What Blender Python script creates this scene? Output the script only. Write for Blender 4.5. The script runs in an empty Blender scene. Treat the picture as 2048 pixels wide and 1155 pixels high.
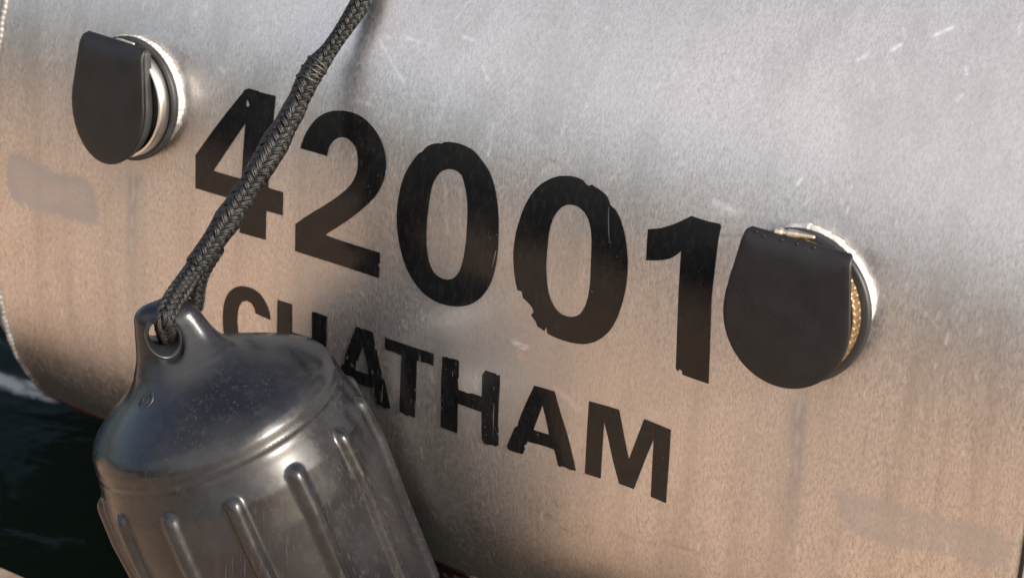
import bpy, bmesh, math, random
import numpy as np
from mathutils import Vector, Matrix

random.seed(7)
scene = bpy.context.scene
COL = scene.collection
R_ = math.radians

# ------------------------------------------------------------------ camera
CAM_RIGHT = Vector((0.8306, 0.55404, 0.05601))
CAM_UP = Vector((-0.25941, 0.29597, 0.9193))
CAM_DIR = Vector((-0.49275, 0.7781, -0.38956))
cam_data = bpy.data.cameras.new("camera")
cam = bpy.data.objects.new("camera", cam_data)
COL.objects.link(cam)
m3 = Matrix((CAM_RIGHT.normalized(), CAM_UP.normalized(), -CAM_DIR.normalized())).transposed()
cam.matrix_world = Matrix.Translation((0.9, -1.4279, 0.7679)) @ m3.to_4x4()
cam_data.sensor_width = 36
cam_data.lens = 82.58
cam_data.clip_start = 0.05
cam_data.clip_end = 3000
cam_data.dof.use_dof = True
cam_data.dof.focus_distance = 1.80
cam_data.dof.aperture_fstop = 9.0
scene.camera = cam

# ------------------------------------------------------------------ world, sun, exposure
SUN_TO = Vector((0.85, -0.13, 0.48)).normalized()      # direction towards the sun
elev = math.asin(SUN_TO.z)
azim = math.atan2(SUN_TO.x, SUN_TO.y)                  # clockwise from +Y
world = bpy.data.worlds.new("World")
scene.world = world
world.use_nodes = True
wn, wl = world.node_tree.nodes, world.node_tree.links
sky = wn.new("ShaderNodeTexSky")
sky.sky_type = 'NISHITA'
sky.sun_disc = False
sky.sun_elevation = elev
sky.sun_rotation = azim
sky.air_density = 1.0
sky.dust_density = 3.0
sky.ozone_density = 1.0
# thin bright cloud high in front of the boat side, clear blue lower to the left
tc = wn.new("ShaderNodeTexCoord")
dot = wn.new("ShaderNodeVectorMath"); dot.operation = 'DOT_PRODUCT'
dot.inputs[1].default_value = Vector((0.10, -0.78, 0.62)).normalized()
wl.new(tc.outputs["Generated"], dot.inputs[0])
cn = wn.new("ShaderNodeTexNoise"); cn.inputs["Scale"].default_value = 2.6; cn.inputs["Detail"].default_value = 6
wl.new(tc.outputs["Generated"], cn.inputs["Vector"])
add = wn.new("ShaderNodeMath"); add.operation = 'MULTIPLY_ADD'; add.inputs[1].default_value = 0.7
wl.new(cn.outputs["Fac"], add.inputs[0]); wl.new(dot.outputs["Value"], add.inputs[2])
cr = wn.new("ShaderNodeMapRange"); cr.interpolation_type = 'SMOOTHSTEP'
cr.inputs["From Min"].default_value = 0.85; cr.inputs["From Max"].default_value = 1.35; cr.inputs["To Max"].default_value = 0.85
wl.new(add.outputs[0], cr.inputs["Value"])
mixc = wn.new("ShaderNodeMix"); mixc.data_type = 'RGBA'
mixc.inputs[7].default_value = (7.4, 6.95, 6.75, 1)
wl.new(cr.outputs[0], mixc.inputs["Factor"]); wl.new(sky.outputs[0], mixc.inputs[6])
wl.new(mixc.outputs[2], wn["Background"].inputs[0])
wn["Background"].inputs[1].default_value = 0.12
sun_data = bpy.data.lights.new("sun", 'SUN')
sun_data.energy = 4.0
sun_data.angle = R_(0.53)
sun_data.color = (1.0, 0.93, 0.84)
sun = bpy.data.objects.new("sun", sun_data)
sun.rotation_euler = (-SUN_TO).to_track_quat('-Z', 'Y').to_euler()
sun.location = SUN_TO * 20
COL.objects.link(sun)
scene.view_settings.view_transform = 'Standard'
scene.view_settings.look = 'None'
scene.view_settings.gamma = 1
scene.view_settings.use_curve_mapping = False
scene.view_settings.exposure = 0.88
scene.render.engine = 'CYCLES'
scene.cycles.use_denoising = True
scene.cycles.max_bounces = 8
scene.cycles.sample_clamp_indirect = 6.0
GLYPHS = [
('numeral', [-329,83.9,-321.4,95,-314,105.9,-306.6,116.6,-299.5,126.5,-292.4,136.3,-285.6,145.9,-284.4,147.6,-283.3,149.4,-282.1,151.1,-278.5,153.1,-275.4,153.1,-272.3,153.1,-269.2,153.1,-268.3,152.9,-267.4,152.7,-266.5,152.6,-261.5,152.7,-256.6,152.9,-251.7,153.1,-250,152.1,-249.6,145.1,-249.4,137.9,-249.3,130.8,-249.2,120.5,-249.3,110.1,-249.5,99.6,-249.7,91.3,-249.8,82.9,-250.1,74.5,-234.2,74.5,-233.7,54.5,-251.2,54.1,-251,28.1,-278.9,27.2,-278.5,55.5,-286.7,55.3,-294.9,55,-303.2,54.8,-311.4,54.6,-319.7,54.6,-328,54.5], [[-277.7,123.6,-309.1,74.6,-278.2,75],[-278.7,143.9,-277.9,143.3,-277.2,142.6,-276.6,141.9,-276.1,141.1,-275.7,140.3,-275.3,139.4,-276.6,137.5,-278.9,138.2,-279,139.3,-279.2,140.4,-279.2,141.5,-279.1,142.3,-278.9,143.1]]),
('numeral', [-218.9,116.2,-218.5,118,-218.2,119.7,-217.7,121.4,-217,123.9,-216.3,126.3,-215.4,128.7,-214.2,131.3,-213,134,-211.5,136.5,-209.8,139.2,-207.9,141.8,-205.9,144.3,-203.9,146.2,-201.7,148,-199.4,149.7,-197.2,151.1,-194.9,152.3,-192.6,153.3,-190.3,154.2,-188,154.9,-185.6,155.4,-182.2,156.1,-178.8,156.6,-175.4,156.9,-171.8,156.9,-168.3,156.7,-164.8,156.2,-161.3,155.3,-157.9,154.1,-154.7,152.6,-151.4,150.7,-148.2,148.6,-145.3,146.2,-143,144.1,-140.8,141.7,-139,139.2,-137.3,136.5,-135.8,133.7,-134.6,130.8,-133.8,128.2,-133.2,125.4,-132.9,122.6,-132.7,119.8,-132.8,116.9,-133.1,114,-133.7,110.8,-134.5,107.7,-135.6,104.6,-137.1,101.2,-138.9,97.8,-140.9,94.5,-143.6,91.1,-146.5,87.7,-149.5,84.4,-153.3,80.4,-157.2,76.4,-161.3,72.4,-165.5,68.6,-169.9,64.7,-174.4,60.9,-178.1,57.8,-181.9,54.7,-185.7,51.6,-186.7,50.7,-187.8,49.8,-188.8,48.9,-183.8,48.7,-178.8,48.5,-173.7,48.4,-166.3,48.3,-158.8,48.3,-151.4,48.4,-145.2,48.4,-139,48.4,-132.9,48.5,-132.2,39.6,-134,37.7,-132.2,35.4,-132.6,26.4,-139.9,26.5,-147.2,26.6,-154.6,26.7,-163.8,26.7,-173.1,26.8,-182.5,26.8,-194.6,26.7,-206.9,26.6,-219.3,26.6,-219.7,50.8,-215,54.8,-210.4,58.8,-205.7,62.7,-199.5,67.7,-193.2,72.5,-187.2,77.4,-182.3,81.5,-177.6,85.7,-173.1,89.9,-170.3,92.8,-167.7,95.8,-165.4,98.9,-163.8,101.6,-162.6,104.2,-161.5,106.9,-160.8,109.4,-160.4,111.8,-160.2,114.3,-160.2,116.9,-160.4,119.4,-160.9,121.9,-161.5,124.4,-162.3,126.9,-163.5,129.1,-164.8,130.7,-166.4,132,-168.2,133.2,-169.9,134.1,-171.8,134.8,-173.8,135.3,-175.5,135.4,-177.2,135.3,-179,134.9,-180.7,134.4,-182.4,133.6,-183.9,132.6,-185.5,131.3,-186.8,130,-188,128.5,-189.1,126.6,-190,124.6,-190.7,122.6,-191.1,120.5,-191.4,118.4,-191.7,116.3], []),
('numeral', [-82.5,152.5,-84.7,152.1,-87,151.6,-89.2,150.9,-91.7,149.8,-94.2,148.4,-96.4,146.7,-97.8,145.1,-98.9,143.3,-100.2,141.6,-100.9,141,-101.8,140.6,-102.7,140.1,-104.3,137.8,-105.9,135.5,-107.3,133.1,-109.3,129.6,-111.3,126,-113,122.3,-114.4,118.1,-115.6,113.7,-116.5,109.4,-117.3,104.6,-117.8,99.8,-118.2,95,-118.4,90.9,-118.4,86.8,-118.2,82.7,-117.7,78.1,-117,73.6,-116.1,69.1,-115,64.6,-113.6,60.2,-112.1,55.9,-110.4,51.5,-108.4,47.2,-106.2,43.1,-103.8,39.7,-101.2,36.5,-98.4,33.6,-95.4,30.9,-92.2,28.4,-88.7,26.3,-85.1,24.6,-81.2,23.3,-77.2,22.3,-73.2,21.8,-69.1,21.7,-64.9,21.8,-60.9,22.3,-56.9,23.1,-52.9,24.2,-49.2,25.5,-45.6,27.1,-42.1,29.1,-38.7,31.6,-35.6,34.5,-32.7,37.6,-30,41.4,-27.6,45.4,-25.7,49.4,-24,53.8,-22.7,58.3,-21.8,62.8,-21,68.2,-20.5,73.5,-20.3,78.8,-20.4,86.3,-20.9,93.6,-21.6,100.9,-22.3,106.4,-23.3,111.8,-24.5,117.1,-25.9,121.8,-27.5,126.5,-29.4,131,-31.3,134.5,-33.4,137.9,-35.9,141.1,-38.5,143.6,-41.4,146,-44.5,148.2,-47.1,150.2,-49.9,152.1,-53,153.6,-56.6,154.8,-60.4,155.5,-64.3,155.9,-67.8,156,-71.5,155.8,-75.1,155.4,-77.1,155,-79.1,154.5,-81.2,154], [[-73.2,134,-75.6,133.2,-77.7,131.9,-79.7,130.5,-81.5,128.6,-83,126.4,-84.2,124.2,-85.4,121.8,-86.3,119.3,-86.9,116.8,-87.6,112.1,-88,107.3,-88.3,102.6,-88.6,97.4,-88.8,92.1,-88.9,86.8,-88.7,81,-88.4,75.3,-87.8,69.5,-87.2,65,-86.2,60.5,-85,56.1,-83.9,53.3,-82.5,50.7,-80.8,48.3,-79.3,46.7,-77.5,45.4,-75.5,44.4,-73.2,43.7,-70.8,43.3,-68.3,43.4,-65.9,43.7,-63.6,44.5,-61.4,45.6,-59.2,47.4,-57.3,49.4,-55.8,51.7,-54.3,54.9,-53.2,58.1,-52.5,61.4,-51.6,66.3,-51,71.1,-50.7,75.9,-50.5,81.8,-50.5,87.5,-50.7,93.3,-51,99,-51.4,104.6,-52.1,110.1,-52.9,113.9,-53.9,117.6,-55.1,121.3,-56.4,124.5,-57.8,127.6,-59.4,130.7,-59.9,131.4,-60.4,132,-61.1,132.5,-62.7,133.3,-64.5,134.1,-66.4,134.5,-68.6,134.7,-70.9,134.5],[-21.4,80.3,-21.8,77.7,-22.2,75.2,-22.7,72.7,-23.1,70.2,-23.5,67.8,-24,65.3,-24.6,65.8,-24.3,68.4,-23.9,71,-23.5,73.6,-23.2,75.9,-22.8,78.1,-22.4,80.4]]),
('numeral', [30.4,153.8,28.1,153.2,25.9,152.4,23.8,151.4,21.3,150.1,18.9,148.6,16.7,146.9,14.3,145,11.9,142.9,9.8,140.6,7.7,137.9,5.8,134.9,4.1,131.9,2.4,128.2,0.9,124.5,-0.5,120.6,-1.6,116.7,-2.6,112.8,-3.4,108.8,-4.3,104.4,-5,100,-5.5,95.5,-5.8,91.2,-5.9,86.9,-5.8,82.6,-5.4,78.4,-4.8,74.2,-4.1,70.1,-3.3,66.5,-2.4,62.9,-1.5,59.4,-0.8,57.4,-0.1,55.4,0.7,53.4,4.9,53.3,6.2,48.4,7.8,47.7,9.4,47,10.9,46.1,12.5,45.1,14.1,44,15.4,42.8,16,41.8,16.5,40.7,16.9,39.6,14.9,36,16.4,34.9,17.9,33.7,19.3,32.4,20.1,31.3,20.8,30,21.4,28.8,28,26.6,29.4,30.7,30.9,25.5,33,25.1,35.1,24.6,37.2,24.3,41.3,24,45.5,23.8,49.8,23.9,54.5,24.3,59.2,25,63.9,26.1,67.4,27.4,70.8,29.1,74.1,31.1,77.3,33.6,80.3,36.4,83,39.5,85.6,43.2,87.9,47.1,89.7,51.1,91.5,55.8,92.8,60.5,93.9,65.2,94.9,70.2,95.6,75.2,96.2,80.1,96.5,84.9,96.5,89.7,96.4,94.4,96,98.9,95.4,103.5,94.6,107.9,93.6,112.3,92.3,116.6,90.9,120.8,89.4,124.6,87.7,128.2,85.7,131.7,83.8,134.4,81.7,136.9,79.3,139.2,77.6,140.2,75.7,141,74.1,142,73,143.6,72.1,145.4,70.9,147,68.9,148.5,66.6,149.6,64.1,150.6,62.1,151.3,59.9,151.8,57.7,152.4,57.1,152.6,56.5,152.9,55.8,153.1,53.2,151.6,52.4,151.8,51.6,151.9,50.8,152.2,49.7,152.9,48.7,153.7,47.7,154.5,45.3,154.9,43,155.3,40.5,155.5,37.1,155.2,33.7,154.6], [[38.6,133.1,36.9,132.5,35.2,131.6,33.7,130.5,32,128.8,30.5,127,29.3,125,27.9,122.5,26.8,119.9,26,117.2,25.2,113.6,24.7,110.1,24.3,106.5,24.2,102.8,24.3,99.2,24.4,95.5,24.4,91.2,24.4,87,24.5,82.7,24.9,78.6,25.5,74.4,26.2,70.3,26.8,66.7,27.7,63.1,28.8,59.7,30.1,56.7,31.6,53.9,33.5,51.2,35.3,49.1,37.5,47.2,39.9,45.7,42.1,44.9,44.6,44.6,47.1,44.5,49.2,44.7,51.3,45.2,53.3,46,55.4,47.2,57.4,48.6,59.1,50.4,60.6,52.8,61.8,55.3,62.8,57.9,63.6,60.8,64.2,63.7,64.6,66.5,64.9,70.3,65.1,74.1,65.1,77.9,64.9,83.1,64.5,88.3,64.1,93.4,63.7,98.6,63.3,103.7,62.7,108.8,62.1,112.8,61.3,116.7,60.2,120.5,59.1,123.2,57.7,125.7,56.1,128,54.3,129.8,52.3,131.4,50.1,132.6,48.1,133.3,45.9,133.7,43.7,133.8,42,133.8,40.3,133.6],[72.8,139.9,73.6,140.1,74.2,135.9,74.9,131.8,75.6,127.6,76.5,122.8,77.4,118,78.4,113.2,77.6,113,76.6,117.8,75.6,122.6,74.7,127.4,74,131.6,73.4,135.7],[67,71.7,67.9,71.9,67.9,69.7,67.3,69.5]]),
('numeral', [109,131.9,112.7,133.1,116.3,134.2,119.8,135.6,123.5,137.5,127,139.5,130.4,141.6,132.9,143.3,135.4,145,137.8,146.8,139.4,148.1,141.1,149.4,142.8,150.7,146.9,150.5,151.1,150.3,155.2,150.2,159,150.3,162.8,150.6,166.5,150.8,168.1,149.5,168,146.6,167.8,143.7,167.8,140.8,167.8,137.3,167.9,133.9,168,130.4,168.3,124,168.5,117.5,168.7,111,168.8,105.4,168.9,99.8,169.1,94.3,169.8,85.7,170.6,77.1,171.4,68.5,172.5,54.7,173.5,40.7,174.5,26.5,169.9,26.6,165.3,26.7,160.7,26.8,157.8,26.9,154.8,27,151.9,27.2,151.6,30,148.8,30.8,147.9,28.4,145.9,30.7,145.5,38.1,145,45.4,144.5,52.7,143.7,63.1,142.9,73.3,142.1,83.6,141.5,91.2,140.9,98.8,140.4,106.3,140,111.8,139.5,117.3,139.1,122.8,137.8,121.3,136.6,119.8,135.3,118.4,133.6,116.9,131.9,115.5,130,114.3,128,113.2,125.9,112.3,123.7,111.5,119.5,110.2,115.3,109.1,111,108], []),
('letter', [-244.6,-43.4,-244.9,-41.1,-245.3,-38.9,-245.8,-36.8,-246.8,-34.3,-247.9,-32,-249.3,-29.8,-251,-27.5,-253,-25.4,-255.2,-23.6,-257.6,-22.2,-260.1,-21.1,-262.9,-20.3,-265.6,-20,-268.5,-20,-271.5,-20.2,-274,-20.6,-276.6,-21.2,-279.1,-22.1,-281.6,-23.3,-283.9,-24.8,-286,-26.5,-288.1,-28.6,-290,-30.8,-291.5,-33.2,-293.1,-36.2,-294.3,-39.2,-295.2,-42.3,-296,-45.9,-296.5,-49.5,-296.8,-53.1,-297,-57.1,-296.9,-61,-296.7,-64.9,-296.4,-68.3,-296,-71.7,-295.2,-75,-294.2,-77.8,-292.8,-80.4,-291.1,-82.8,-289.1,-84.3,-286.7,-85.5,-284.3,-86.7,-281.4,-86.7,-278.5,-86.7,-275.6,-86.3,-272.4,-85.6,-269.1,-84.6,-265.9,-83.4,-263,-81.9,-260.1,-80.2,-257.2,-78.4,-254.7,-75.8,-252.3,-73.1,-250.2,-70.3,-248.4,-66.9,-247.1,-63.5,-245.8,-60.1,-259.4,-59.8,-262.9,-66.7,-269.1,-71.6,-275.1,-71.9,-276.6,-70.4,-278.2,-68.9,-279.3,-67.2,-280.2,-64.5,-280.6,-61.7,-280.9,-58.8,-281.1,-55.9,-281.1,-52.9,-280.8,-49.9,-280.5,-47,-279.9,-44.2,-279.1,-41.3,-278.1,-39.4,-276.9,-37.5,-275.7,-35.6,-270.5,-33,-265.4,-33.7,-264.2,-34.8,-263,-35.9,-262,-37.1,-261.3,-38.6,-261,-40.2,-260.6,-41.8], []),
('letter', [-236.9,-22.6,-221.6,-22.3,-221.3,-48.1,-199.6,-47.5,-200,-23.2,-199.2,-22.9,-198.4,-22.5,-197.6,-22.4,-193.1,-22.3,-188.7,-22.5,-184.3,-22.6,-184.5,-91.7,-199.9,-92.8,-199.5,-63,-221.3,-63,-222.1,-93.1,-237.6,-94.2], []),
('letter', [-153.6,-23,-152.6,-22.8,-151.7,-22.6,-150.8,-22.5,-149.8,-22.7,-148.9,-23,-147.9,-23.3,-145.5,-22.3,-136.7,-22.8,-135.7,-26,-134.7,-29.2,-134,-32.5,-134,-33.9,-134.3,-35.4,-134.5,-36.9,-131.9,-37.5,-131.2,-40.6,-130.4,-43.7,-129.6,-46.8,-128.7,-49.4,-127.8,-51.9,-127,-54.6,-126.7,-56.9,-126.6,-59.2,-126.5,-61.6,-123.5,-62.1,-122.4,-66.1,-121.3,-70.1,-120.3,-74.1,-119.2,-78.4,-118.1,-82.7,-117.1,-87,-119.2,-87.5,-121.4,-88.1,-123.5,-88.4,-124.6,-88.3,-125.6,-87.9,-126.7,-87.6,-127.5,-87.5,-128.3,-87.5,-129.1,-87.5,-129.9,-87.7,-130.7,-88,-131.6,-88.3,-132.3,-85.5,-133.1,-82.7,-133.9,-80,-134.6,-78,-135.2,-76,-135.9,-74,-142.6,-74.1,-149.2,-74.2,-155.9,-74.1,-156.5,-73.9,-157,-73.6,-157.5,-73.2,-159.6,-79.3,-161.4,-77.9,-163.1,-76.5,-164.9,-75,-166.8,-73.4,-168.7,-71.8,-170.6,-70.2,-169.8,-67.9,-169,-65.5,-168.2,-63.2,-167.9,-62.4,-167.5,-61.5,-167.2,-60.7,-165.2,-61.4,-165.1,-59.9,-165.1,-58.4,-165,-56.8,-164.9,-55.6,-164.9,-54.4,-164.7,-53.2,-163.4,-49.1,-161.9,-45.1,-160.4,-41.1,-158.9,-36.8,-157.4,-32.6,-155.8,-28.3,-155.1,-26.6,-154.3,-24.8], [[-146.4,-38.3,-147.6,-42,-148.9,-45.7,-150.1,-49.4,-150.6,-50.9,-151.1,-52.3,-151.7,-53.8,-153.1,-54,-153.5,-59.6,-155.9,-61.3,-158.7,-60,-158.8,-56.8,-155.2,-54.3,-157.6,-55.3,-156.2,-57.4,-154.8,-59.5,-153.5,-61.6,-153.3,-61.9,-153.3,-62.3,-153.2,-62.6,-139.7,-62.5,-140.3,-59.4,-140.8,-56.3,-141.5,-53.3,-143,-48.2,-144.7,-43.3],[-162.5,-50.2,-160.5,-51.6,-160.9,-54.3,-162.7,-56,-163.7,-54.3],[-136.4,-56.3,-134.5,-57.6,-134.4,-60.9,-136,-61.7,-136.4,-60.8,-136.8,-60,-137,-59.1,-136.9,-58.2,-136.7,-57.3],[-131,-52.9,-130.8,-53.8,-130.5,-54.7,-130.2,-55.5,-129.8,-56.8,-129.4,-58,-129,-59.2,-129.6,-59.7,-130.1,-58.6,-130.6,-57.6,-131,-56.5,-131.1,-55.3,-131.1,-54.1]]),
('letter', [-124,-23.1,-123.5,-23.4,-122.9,-23.7,-122.4,-23.8,-114.5,-24,-106.6,-24,-98.7,-24,-90.9,-24,-83.1,-23.8,-75.3,-23.7,-75.1,-24.9,-74.8,-26.1,-74.7,-27.3,-74.8,-29.7,-75.1,-32.2,-75.3,-34.7,-76.2,-34.5,-77.1,-34.3,-78,-34.2,-82.5,-34.3,-87,-34.6,-91.5,-34.9,-91.5,-40.6,-91.4,-46.3,-91.4,-52.1,-91.4,-59.2,-91.5,-66.4,-91.7,-73.7,-91.8,-78.4,-92.1,-83.1,-92.3,-87.8,-97.9,-87.1,-100.3,-88.5,-101.3,-88.2,-102.4,-88,-103.5,-87.8,-104.9,-87.5,-106.3,-87.2,-107.8,-86.9,-107.8,-84.8,-107.9,-82.6,-107.9,-80.4,-107.8,-72.6,-107.6,-64.8,-107.5,-57.1,-107.4,-49.7,-107.4,-42.4,-107.4,-35.1,-110.1,-34.8,-112.9,-34.5,-115.6,-34.3,-118.4,-34.3,-121.1,-34.3,-123.9,-34.4], [[-98.7,-63,-97.9,-63,-98,-64.3,-98.8,-64.4],[-98.1,-75.8,-97.3,-75.7,-97.5,-76.7,-98.3,-76.9]]),
('letter', [-66.5,-23.8,-62.2,-22.8,-60.7,-23.4,-58.1,-23,-55.4,-22.5,-52.8,-22.3,-51.9,-22.5,-51.1,-22.8,-50.3,-23.1,-50.1,-27.8,-50,-32.5,-49.9,-37.2,-50.1,-37.8,-50.4,-38.4,-50.7,-39,-49.6,-48.3,-47.6,-48.3,-45.6,-48.2,-43.6,-48.2,-42.9,-48.4,-42.2,-48.6,-41.5,-48.7,-39.8,-48.4,-38.1,-47.9,-36.5,-47.5,-33.2,-47.4,-30,-47.4,-26.8,-47.4,-27.3,-27.8,-24.4,-23.2,-23.6,-23.2,-22.8,-23.3,-21.9,-23.3,-19.6,-23.3,-17.2,-23.2,-14.9,-23.1,-13.4,-24.3,-10.6,-23.1,-10.4,-27.2,-10.3,-31.3,-10.2,-35.4,-10.2,-38.4,-10.4,-41.5,-10.4,-44.6,-10.4,-52.5,-10.3,-60.5,-10.2,-68.4,-10,-69.3,-9.7,-70.1,-9.5,-70.9,-9.4,-75.9,-9.3,-80.9,-9.3,-86,-12.1,-87.7,-13.5,-87.6,-14.9,-87.5,-16.4,-87.6,-17.6,-87.9,-18.8,-88.4,-20,-88.8,-21.2,-88.8,-22.4,-88.6,-23.6,-88.5,-24.3,-87.3,-25,-86.2,-25.4,-85,-25.9,-77,-26.2,-69,-26.5,-61,-30.6,-61,-34.7,-61,-38.8,-60.9,-42.4,-60.9,-46.1,-60.8,-49.7,-60.8,-49.6,-67.1,-49.5,-73.5,-49.5,-79.9,-49.5,-82.6,-49.6,-85.3,-49.6,-88,-50.7,-87.9,-51.7,-87.9,-52.7,-87.9,-55.2,-87.8,-57.6,-87.8,-60.1,-87.8,-62.1,-87.9,-64.2,-87.9,-66.3,-87.9,-66.3,-79.3,-66.3,-70.8,-66.5,-62.4,-66.6,-55.7,-66.7,-49,-66.7,-42.4,-66.7,-36.2,-66.6,-30], [[-53.7,-24.6,-53,-24.5,-52.7,-27.8,-53.4,-27.7],[-56.4,-34.6,-56.3,-33.9,-56.1,-33.2,-56,-32.5,-55.7,-33.5,-55.5,-34.5,-55.4,-35.6,-55.4,-36.6,-55.4,-37.6,-55.5,-38.7,-56.1,-38.4,-56.3,-37.2,-56.4,-35.9],[-54.2,-30.6,-53.6,-30.7,-53.5,-34.9,-54.1,-34.8],[-63.2,-33.4,-62,-32.7,-62.1,-34.3,-63,-34.5],[-52.6,-28.8,-52.2,-28.8,-52.1,-30.6,-52.7,-30.5]]),
('letter', [22,-22.3,25.1,-22.1,28.2,-21.9,31.2,-21.8,34.5,-21.7,37.7,-21.7,40.9,-21.6,43.1,-27.1,45.3,-32.5,47.5,-38,50.2,-44,52.9,-50,55.5,-56.2,57.5,-61.6,59.4,-67.2,61.2,-72.8,62.4,-76.5,63.4,-80.2,64.5,-83.9,62.9,-84.3,61.3,-84.7,59.7,-84.9,57.3,-84.8,55,-84.4,52.7,-84.1,50,-85.3,47.9,-84.8,47.1,-82.1,46.3,-79.4,45.5,-76.7,44.9,-75.1,44.2,-73.4,43.5,-71.8,39.9,-71.8,36.4,-71.8,32.8,-71.9,28,-72.2,23.2,-72.7,18.3,-73.1,17.5,-76.1,15.4,-77.7,16.2,-80.9,14.3,-85.9,11.7,-86.2,9.1,-86.4,6.5,-86.5,4.7,-86.6,2.9,-86.6,1.1,-86.6,-0.7,-84.9,-0.7,-83.9,-0.7,-83,-0.5,-82.1,1.5,-76.3,3.6,-70.5,5.7,-64.8,8.7,-62,8.9,-60.2,9.2,-58.4,9.6,-56.7,11.5,-50.7,13.5,-44.8,15.6,-39,17.7,-33.4,19.9,-27.9], [[30.8,-36.8,23.6,-61,38.5,-60.5,37.2,-56.1,35.9,-51.7,34.5,-47.3,33.3,-43.8,32.1,-40.3],[27.1,-63.4,28.9,-63.2,28.5,-64.4,27.2,-64.4],[17.3,-43.2,18,-43.5,17.7,-44.6,17.1,-44]]),
('letter', [72.8,-19.9,77.3,-19.7,81.8,-19.5,86.2,-19.2,90.8,-19,95.4,-18.9,99.9,-18.7,111.9,-58.3,122.7,-19.4,126.7,-19.7,130.7,-19.9,134.6,-20.2,138.6,-20.5,142.5,-20.9,146.4,-21.2,146.6,-27.1,146.8,-33,146.9,-39,147.1,-53.9,147.1,-69.1,147,-84.5,133.5,-83.5,133.4,-74.4,133.2,-65.3,133,-56.4,132.8,-48.7,132.7,-41,132.5,-33.3,130.6,-39.5,128.6,-45.8,126.7,-52.1,123.9,-62,121,-72,118.1,-82.1,104.6,-81.9,102.5,-76,100.3,-70.1,98.2,-64.3,96.5,-58.8,94.8,-53.2,93.1,-47.8,91.2,-42.5,89.4,-37.4,87.5,-32.2,87.6,-40.5,87.6,-48.9,87.6,-57.3,87.6,-65.8,87.6,-74.4,87.5,-83.1,73,-83.7,73.1,-72.5,73,-61.4,73,-50.5,72.9,-40.2,72.9,-30], []),
]
EDGE = [-558.2,173.3,-558.7,170.5,-559.1,162.4,-559.8,154.6,-560.1,136.6,-568.4,-122.6,-567.6,-142.1,-566.2,-162.4,-564.7,-180.6,-562.4,-194.6,-559,-214.4,-561.5,-237.4,-562.8,-250.7]
PATCHES = [[-547.2,32.9,-530.4,37,-512.2,32,-491,27.8,-469.9,31.7,-455,33.5,-444.4,25.5,-439.9,10.2,-437.7,-1,-440.8,-7.5,-449.8,-11.3,-467.8,-12.3,-492,-12.9,-513.5,-16.1,-532,-14.7,-544.4,-12,-550.7,0.9,-551.3,20],
[284.2,-26.3,298,-22.5,329.7,-19,365,-19,399.2,-15.1,414.2,-13.9,422.7,-20.9,421.6,-39.5,403.5,-46.2,380.3,-46.4,341.9,-54,314.2,-57.7,299.6,-53.7,291.9,-40.4]]
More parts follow.
